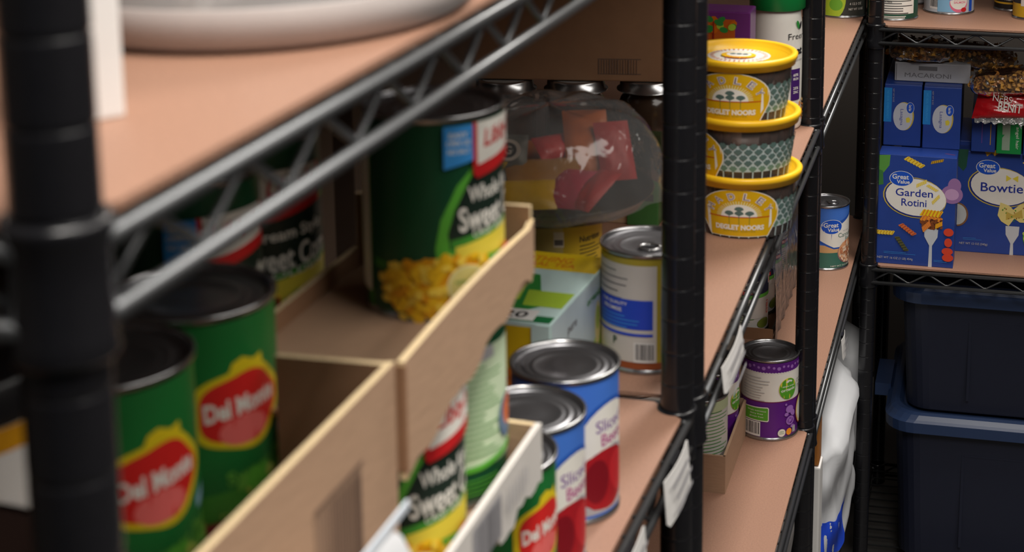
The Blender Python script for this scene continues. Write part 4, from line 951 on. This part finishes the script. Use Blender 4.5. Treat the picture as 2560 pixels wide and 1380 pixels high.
plain_box('pasta_box', 'dark blue pasta box lying across the green angel hair box', fd(10.2, 3.6, S3 + 10.1), -TB, (3.4, 7, 1.3), pm('box_dark_navy', 22, 28, 60), [('front', Art().text('IO', .2, .6, .5, .4, GREYI))])

# bags of twisted noodles
def noodle_bag(label, loc, rz, L, W, Hh, n, seed, ry=0.0):
    t = thing('pasta_bag', label, 'bag', loc, rz, 'clear bags of twisted pasta')
    r = random.Random(seed); b = MB()
    N1 = mat('dry_noodle', S(206, 150, 66), .5, 0, .2, 60); N2 = mat('dry_noodle_dark', S(168, 108, 40), .5, 0, .2, 60)
    for i in range(n):
        while True:
            u, v, w = r.uniform(-1, 1), r.uniform(-1, 1), r.uniform(-1, 1)
            if abs(u) ** 3 + abs(v) ** 3 + abs(w) ** 2.5 < 1: break
        c = Vector((u * L / 2, v * W / 2 + W / 2, w * Hh / 2 + Hh / 2 + ry * u)); d = Vector((r.gauss(0, 1), r.gauss(0, 1), r.gauss(0, .6))).normalized()
        a1 = d.cross(Vector((0, 0, 1))).normalized(); a2 = d.cross(a1); k = 12; vs = []; fs = []
        for j in range(k + 1):
            t_ = j / k; p_ = c + d * (t_ - .5) * .95; ang = t_ * 9.5
            e1 = a1 * math.cos(ang) + a2 * math.sin(ang); vs += [p_ + e1 * .17, p_ - e1 * .17]
        for j in range(k): fs.append((2 * j, 2 * j + 1, 2 * j + 3, 2 * j + 2))
        b.add(vs, fs, N1 if i % 3 else N2, True)
    o = b.build('noodles', t); o['kind'] = 'stuff'
    b = MB(); vs = []; fs = []; NU, NV = 30, 20
    for j in range(NV + 1):
        f = math.pi * j / NV
        for i in range(NU):
            g = 2 * math.pi * i / NU; sg = lambda q, p: math.copysign(abs(q) ** p, q)
            x = sg(math.cos(f), .6); rr = abs(math.sin(f)) ** .6; wv = 1 + .05 * math.sin(7 * g + 5 * f) + .04 * math.sin(13 * f)
            vs.append((x * L / 2 * 1.07, W / 2 + rr * sg(math.cos(g), .8) * W / 2 * 1.06 * wv, Hh / 2 + rr * sg(math.sin(g), .8) * Hh / 2 * 1.1 * wv + ry * x))
    for j in range(NV):
        for i in range(NU): fs.append((j * NU + i, j * NU + (i + 1) % NU, (j + 1) * NU + (i + 1) % NU, (j + 1) * NU + i))
    b.add(vs, fs, film('pasta_bag_film', (1, 1, 1), .03, .1, .03, 1.0, 60), True); b.build('clear_bag', t)
noodle_bag('clear bag of twisted pasta lying on the macaroni box', fd(2.7, 2.8, S3 + 12.95), -TB, 3.9, 3.2, 1.2, 120, 1)
noodle_bag('clear bag of twisted pasta behind, lying between the macaroni box and the dark blue box', fd(6.6, 3.6, S3 + 12.4), -TB, 4.4, 3.2, 1.5, 150, 2, -.35)
noodle_bag('clear bag of twisted pasta sagging over the red bag', fd(9.0, .95, S3 + 11.5), -TB, 5.6, 2.6, 1.6, 210, 3, .35)
t = thing('red_bag', 'glossy red plastic bag with white lettering hanging over the green box', 'bag', fd(8.25, 1.9, S3 + 9.9), -TB)
b = MB(); vs = []; fs = []; n = 14
for sd in (1, -1):
    for j in range(n + 1):
        for i in range(n + 1):
            u, v = i / n * 2 - 1, j / n * 2 - 1; h = sd * .5 * (1 - u ** 4) * (1 - v ** 4) * (1 + .12 * math.sin(6 * u + 9 * v)); vs.append((u * 1.85 + .2 * v, -h + .3 * v, .85 + v * .85 + .12 * u))
for sd in (0, 1):
    for j in range(n):
        for i in range(n):
            k = sd * (n + 1) ** 2 + j * (n + 1) + i; f = (k, k + 1, k + n + 2, k + n + 1); fs.append(f if sd == 0 else f[::-1])
b.add(vs, fs, mat('red_film', S(176, 22, 30), .18, 0, .1, 30, .9), True)
Art().text('NEBS', -.15, 1.35, 1.2, .42, WARM, a=-.1, bold=0).text('BENIT', .35, .8, 1.5, .6, WARM, a=-.08, bold=.02).emit(b, lambda x, z, o: (x, -.6 - o, z)); b.build('bag_body', t)
b = MB(); pts = []
vs = []; fs = []
for i in range(19):
    x = -1.9 + i * .21; vs += [(x, -.28 + .06 * math.sin(i * 2.1), .15), (x + .05, -.4 + .1 * math.sin(i * 1.7), -.35 - .1 * math.sin(i * 2.3))]
for i in range(18): fs.append((2 * i, 2 * i + 2, 2 * i + 3, 2 * i + 1))
b.add(vs, fs, film('clear_hem', (.9, .8, .8), .2, .1, .25, 1.0, 80), True); b.build('clear_hem', t)

# flat cans on the upper shelf of that unit
def flat_can(name, label, loc, D, h, base, art, face): return make_can(name, label, loc, D, h, base, art, face, band=(.12, h - .12))
GRT = pm('tuna_green', 20, 74, 56)
p = base_at(2230, 53, S2, 1.65)
ta = Art().rect(.05, .92, 2.7, .95, WARM); 
for i in range(6): ta.lines(.05, 1.3 - i * .16, 2.5, 1, .1, .05, INK, i)
ta.lines(.2, .3, 1.9, 2, .1, .05, WARM, 9).text('Nutrition Facts', -.7, 1.27, 1.0, .12, INK)
flat_can('tuna_can', 'flat green fish can with white nutrition panel, lower of two stacked', p, 3.3, 1.6, GRT, ta, 6)
flat_can('tuna_can', 'flat green fish can stacked on another one beside the far post', (p[0] + .02, p[1] + .03, S2 + 1.6), 3.3, 1.6, GRT, Art().rect(0, .3, 2, .1, WARM), 0)
p = base_at(2371, 38, S2, 1.65)
sa = Art().barcode(-1.15, .85, .7, 1.0).rect(.1, .85, 1.9, 1.3, pm('salmon_sky', 130, 180, 214)).ell(.55, .8, .62, .62, pm('salmon_pink', 224, 110, 140)).ell(.55, .9, .58, .52, WARM).ell(.0, 1.2, .3, .2, GVB).text('CHUNK PINK', .6, 1.05, .8, .12, pm('salmon_pink', 224, 110, 140)).text('SALMON', .6, .85, .8, .15, pm('salmon_pink', 224, 110, 140)).ell(.9, .35, .2, .15, RED).rect(1.5, .8, .3, 1.2, GVB)
flat_can('salmon_can', 'flat pale blue pink salmon can in front of the grey one', p, 3.3, 1.9, pm('can_silver_label', 190, 196, 204), sa, 4)
p = base_at(2296, 24, S2, 1.6)
flat_can('tuna_can', 'plain grey flat can half hidden between the green and the blue ones', (p[0] - .55, p[1] + 1.6, S2), 3.2, 1.6, LGREY, Art().rect(0, .8, 2, .5, OFFW), 0)
p = base_at(2528, 30, S2, 1.2)
make_can('olive_jar', 'black and gold jar at the back of the fish can shelf', p, 2.3, 4.0, pm('jar_black', 22, 20, 20), Art().rect(0, .55, 4, .12, pm('jar_gold', 206, 160, 40)).rect(.1, 1.2, 1.4, .6, pm('jar_copper', 150, 90, 60)).text('FRENCH', 0, .8, .9, .12, WARM), 0, cat='jar')
p = base_at(2575, 52, S2, 1.2)
make_can('oil_jar', 'dark jar with golden base at the edge of the fish can shelf', p, 2.3, 4.0, pm('jar_gold2', 190, 150, 30), Art().rect(0, 1.7, 4, 1.3, INK).rect(-.4, 1.3, .5, .8, OFFW), 0, cat='jar')

# ------------------------------------------------------------------ storage bins under that unit
def make_bin(label, loc, W, D, H):
    t = thing('storage_bin', label, 'bin', loc, -TB, 'dark blue lidded storage bins')
    BN = mat('bin_navy', S(30, 34, 52), .45, 0, .06, 40); LD = mat('bin_lid_blue', S(44, 62, 98), .32, 0, .06, 40)
    def rr(w, d, c, z, n=6):
        pts = []
        for cx, cy, a0 in ((w / 2 - c, -d / 2 + c, -90), (w / 2 - c, d / 2 - c, 0), (-w / 2 + c, d / 2 - c, 90), (-w / 2 + c, -d / 2 + c, 180)):
            for i in range(n + 1): a_ = math.radians(a0 + 90 * i / n); pts.append((cx + c * math.cos(a_), cy + c * math.sin(a_) + D / 2, z))
        return pts
    def loft(b, rings, m, capt=False, capb=False):
        vs = [p for r_ in rings for p in r_]; n = len(rings[0]); fs = []
        for i in range(len(rings) - 1):
            for k in range(n): fs.append((i * n + k, i * n + (k + 1) % n, (i + 1) * n + (k + 1) % n, (i + 1) * n + k))
        if capb: fs.append(tuple(range(n))[::-1])
        if capt: fs.append(tuple((len(rings) - 1) * n + k for k in range(n)))
        b.add(vs, fs, m, False)
    b = MB(); loft(b, [rr(W - 2.2, D - 2.2, 1.6, 0), rr(W - 1.2, D - 1.2, 1.7, H - .8)], BN, capb=True)
    for x in (-W * .28, W * .28): b.box((x, .75, H * .42), (.18, .12, H * .62), BN)
    b.box((0, .75, H * .73), (W * .56, .12, .16), BN); b.build('bin_body', t)
    b = MB(); loft(b, [rr(W - 1.3, D - 1.3, 1.8, H - 1.35), rr(W + .1, D + .1, 2.0, H - 1.3), rr(W + .2, D + .2, 2.0, H - .55), rr(W - .1, D - .1, 2.0, H - .4), rr(W - .5, D - .5, 2.0, H - .12), rr(W - 1.0, D - 1.0, 2.0, H), rr(W - 1.6, D - 1.6, 2.0, H - .05), rr(W - 2.2, D - 2.2, 2.0, H - .3)], LD, capt=True); b.build('bin_lid', t)
    b = MB(); b.box((-W / 2 - .5, D / 2, H - .55), (1.1, 4.5, .9), LD); b.build('latch_handle', t)
    return t
make_bin('dark blue lidded storage bin, lower of the two, standing on the bottom shelf', fd(13.3, 1.5, -59.5), 24.0, 14.8, 10.9)
make_bin('dark blue lidded storage bin, upper one stacked just under the pasta shelf', fd(13.3, 1.5, -48.58), 23.6, 14.6, 9.2)
# ------------------------------------------------------------------ sacks low in the far unit
def sack(name, label, loc, rz, L, W, H, m, seed, band=None, lean=0.0, cat='sack', marks=True, top=.86):
    t = thing(name, label, cat, loc, rz)
    b = MB(); r = random.Random(seed); vs = []; fs = []; NU, NV = 48, 40
    def pt(u, v):
        g = u * 2 * math.pi; sg = lambda q, p: math.copysign(abs(q) ** p, q)
        tp = 1 - max(0, (v - top)) / (1 - top) * .9 if v > top else 1; bt = .75 + .25 * min(1, v / .12)
        wr = 1 + .03 * math.sin(9 * g + 11 * v + seed) + .03 * math.sin(4 * g - 17 * v + seed) + .018 * math.sin(23 * g + 9 * v) * math.sin(13 * v + 5 * g) + .04 * math.sin(5.2 * v + seed)
        return Vector((sg(math.cos(g), .75) * W / 2 * tp * bt * wr + lean * v * v, sg(math.sin(g), .55) * L / 2 * bt * (1 - .03 * (1 - tp)) * wr + L / 2, v * H + .2 * math.sin(3 * g + 2) * v * (v > .8)))
    for j in range(NV + 1):
        for i in range(NU): vs.append(pt(i / NU, j / NV))
    for j in range(NV):
        for i in range(NU): fs.append((j * NU + i, j * NU + (i + 1) % NU, (j + 1) * NU + (i + 1) % NU, (j + 1) * NU + i))
    b.add(vs, fs, m, True)
    b.add(vs[:NU], [tuple(range(NU))[::-1]], m)
    if band:
        u0, u1, v0, v1, bm_ = band; V = []; Fq = []; n = 40
        for j in range(n + 1):
            for i in range(n + 1):
                q_ = pt(u0 + (u1 - u0) * i / n, v0 + (v1 - v0) * j / n + .01 * i / n); c_ = Vector((lean * .5, L / 2, q_.z)); d_ = (q_ - c_).normalized(); V.append(q_ + d_ * .05)
        for j in range(n):
            for i in range(n): k = j * (n + 1) + i; Fq.append((k, k + 1, k + n + 2, k + n + 1))
        b.add(V, Fq, bm_, True)
    b.build('sack_body', t)
    b = MB(); vs = []
    for i in range(25):
        y = L * .12 + L * .76 * i / 24; vs += [(lean + .05 * math.sin(i), y, H - .15), (lean + .12 * math.sin(i * 1.4), y + .06 * math.sin(i * 3), H + .55 + .12 * math.sin(i * 2.2))]
    b.add(vs, [(2 * i, 2 * i + 2, 2 * i + 3, 2 * i + 1) for i in range(24)], m, True); b.build('crimped_top', t)
    return t
SKW = mat('sack_white', S(206, 208, 212), .55, 0, .05, 12, .5); SKB = mat('sack_blue_print', S(30, 74, 210), .5, 0, .05, 12, .3); SKS = mat('sack_silver', S(170, 166, 164), .3, .2, .1, 12, .8)
sack('flour_sack', 'big white paper sack with a blue printed block, by the far post', fc(10.5, 2.0, S4), -TB, 15.5, 6.0, 10.4, SKW, 3, band=(-.16, -.02, .12, .37, SKB), top=.8)
sack('flour_sack', 'white paper sack bulging low behind the sack with the blue block', fc(27.0, 2.3, S4), -TB, 7, 6.0, 9.6, SKW, 5)
sack('silver_bag', 'crumpled silver-grey plastic bag low behind the shelf edge', fb(23.5, 2.6, S4), -TB, 10.2, 5.0, 13.6, SKS, 8)
t = thing('paper_bag', 'narrow brown paper bag with a white top, in front of the white sack', 'bag', fc(7.6, -.25, S4), -TB)
b = MB(); b.bbox((-.7, .6, 4.8), (1.1, 1.6, 9.6), WHITE, .1); b.build('bag_body', t)
b = MB(); b.bbox((-.7, .6, 11.1), (.9, 1.4, 2.9), mat('kraft_orange', S(176, 112, 50), .6, 0, .1, 20, .3), .1); b.build('kraft_band', t)
b = MB(); b.bbox((-.7, .6, 13.5), (.7, 1.3, 1.8), WHITE, .1); b.build('folded_top', t)
# stray goods on the lowest levels of the near unit
make_can('nut_can', 'yellow and blue can half hidden behind the hanging tag low in the near unit', fa(25.5, 1.9, S3), 2.95, 4.4, pm('low_yellow', 206, 170, 20), Art().ell(.2, 1.6, .6, 1.0, GVB).rect(.2, .5, 3, .6, OFFW), 60)
make_can('soup_can', 'red and yellow labelled can below the gap between the shelves', fa(29.2, 3.0, S3), 2.95, 4.4, pm('low_red', 170, 40, 24), Art().rect(.0, 3.0, 3, .6, YEL), 20)

# ------------------------------------------------------------------ paper tags clipped on the shelf edges
def price_tag(label, s, z, L, H, org=A0, th=TA, seed=1, slant=.5, mt=None):
    p = fr(org, th, s, -.72, z)
    t = thing('price_tag', label, 'tag', p, -th, 'paper price tags on the shelf edges')
    b = MB(); n = 10; vs = []; fs = []
    for i in range(n + 1):
        u = i / n; y = u * L; bow = .1 * math.sin(u * 3.1); zb = -H * (1 if u > .08 else .85); zt = 0 if u < .9 else -.15 * (u - .9) / .1
        vs += [(bow, y, zt), (bow + .1, y, zb), (bow + .015, y, zt), (bow + .115, y, zb)]
    for i in range(n):
        k = 4 * i; fs += [(k, k + 4, k + 5, k + 1), (k + 2, k + 3, k + 7, k + 6), (k + 1, k + 5, k + 7, k + 3), (k, k + 2, k + 6, k + 4)]
    b.add(vs, fs, WHITE)
    a = Art(); r = random.Random(seed)
    for j in range(3): a.rect(L / 2 + r.uniform(-.2, .2), -.35 - j * .42, L * .66, .12, LGREY)
    a.emit(b, lambda y, zz, o: (.13 + .1 * math.sin(y / L * 3.1) + .1 * (-zz / H) + o, y, zz)); b.build('tag_card', t)
    b = MB(); b.box((-.02, L * .5, -.04), (.12, L * .3, .16), BLACK); b.build('clip', t)
    return t
price_tag('white paper tag hanging on the shelf edge just before the black double post', 26.6, S2 + .05, 3.1, 1.45)
price_tag('white paper tag on the shelf edge below the beet cans', 21.0, S2 + .05, 3.4, 2.0, seed=2)
price_tag('white paper tag on the shelf edge below the date tubs, just past the post', 1.9, S2 + .1, 4.2, 1.0, B0, TB, 3)
price_tag('small grey paper tag on the far lower shelf edge above the sack', 11.6, S3 - .3, 2.0, 1.3, C0, TB, 4)
for nm in list(MAT):
    if MAT[nm].users == 0: bpy.data.materials.remove(MAT[nm])
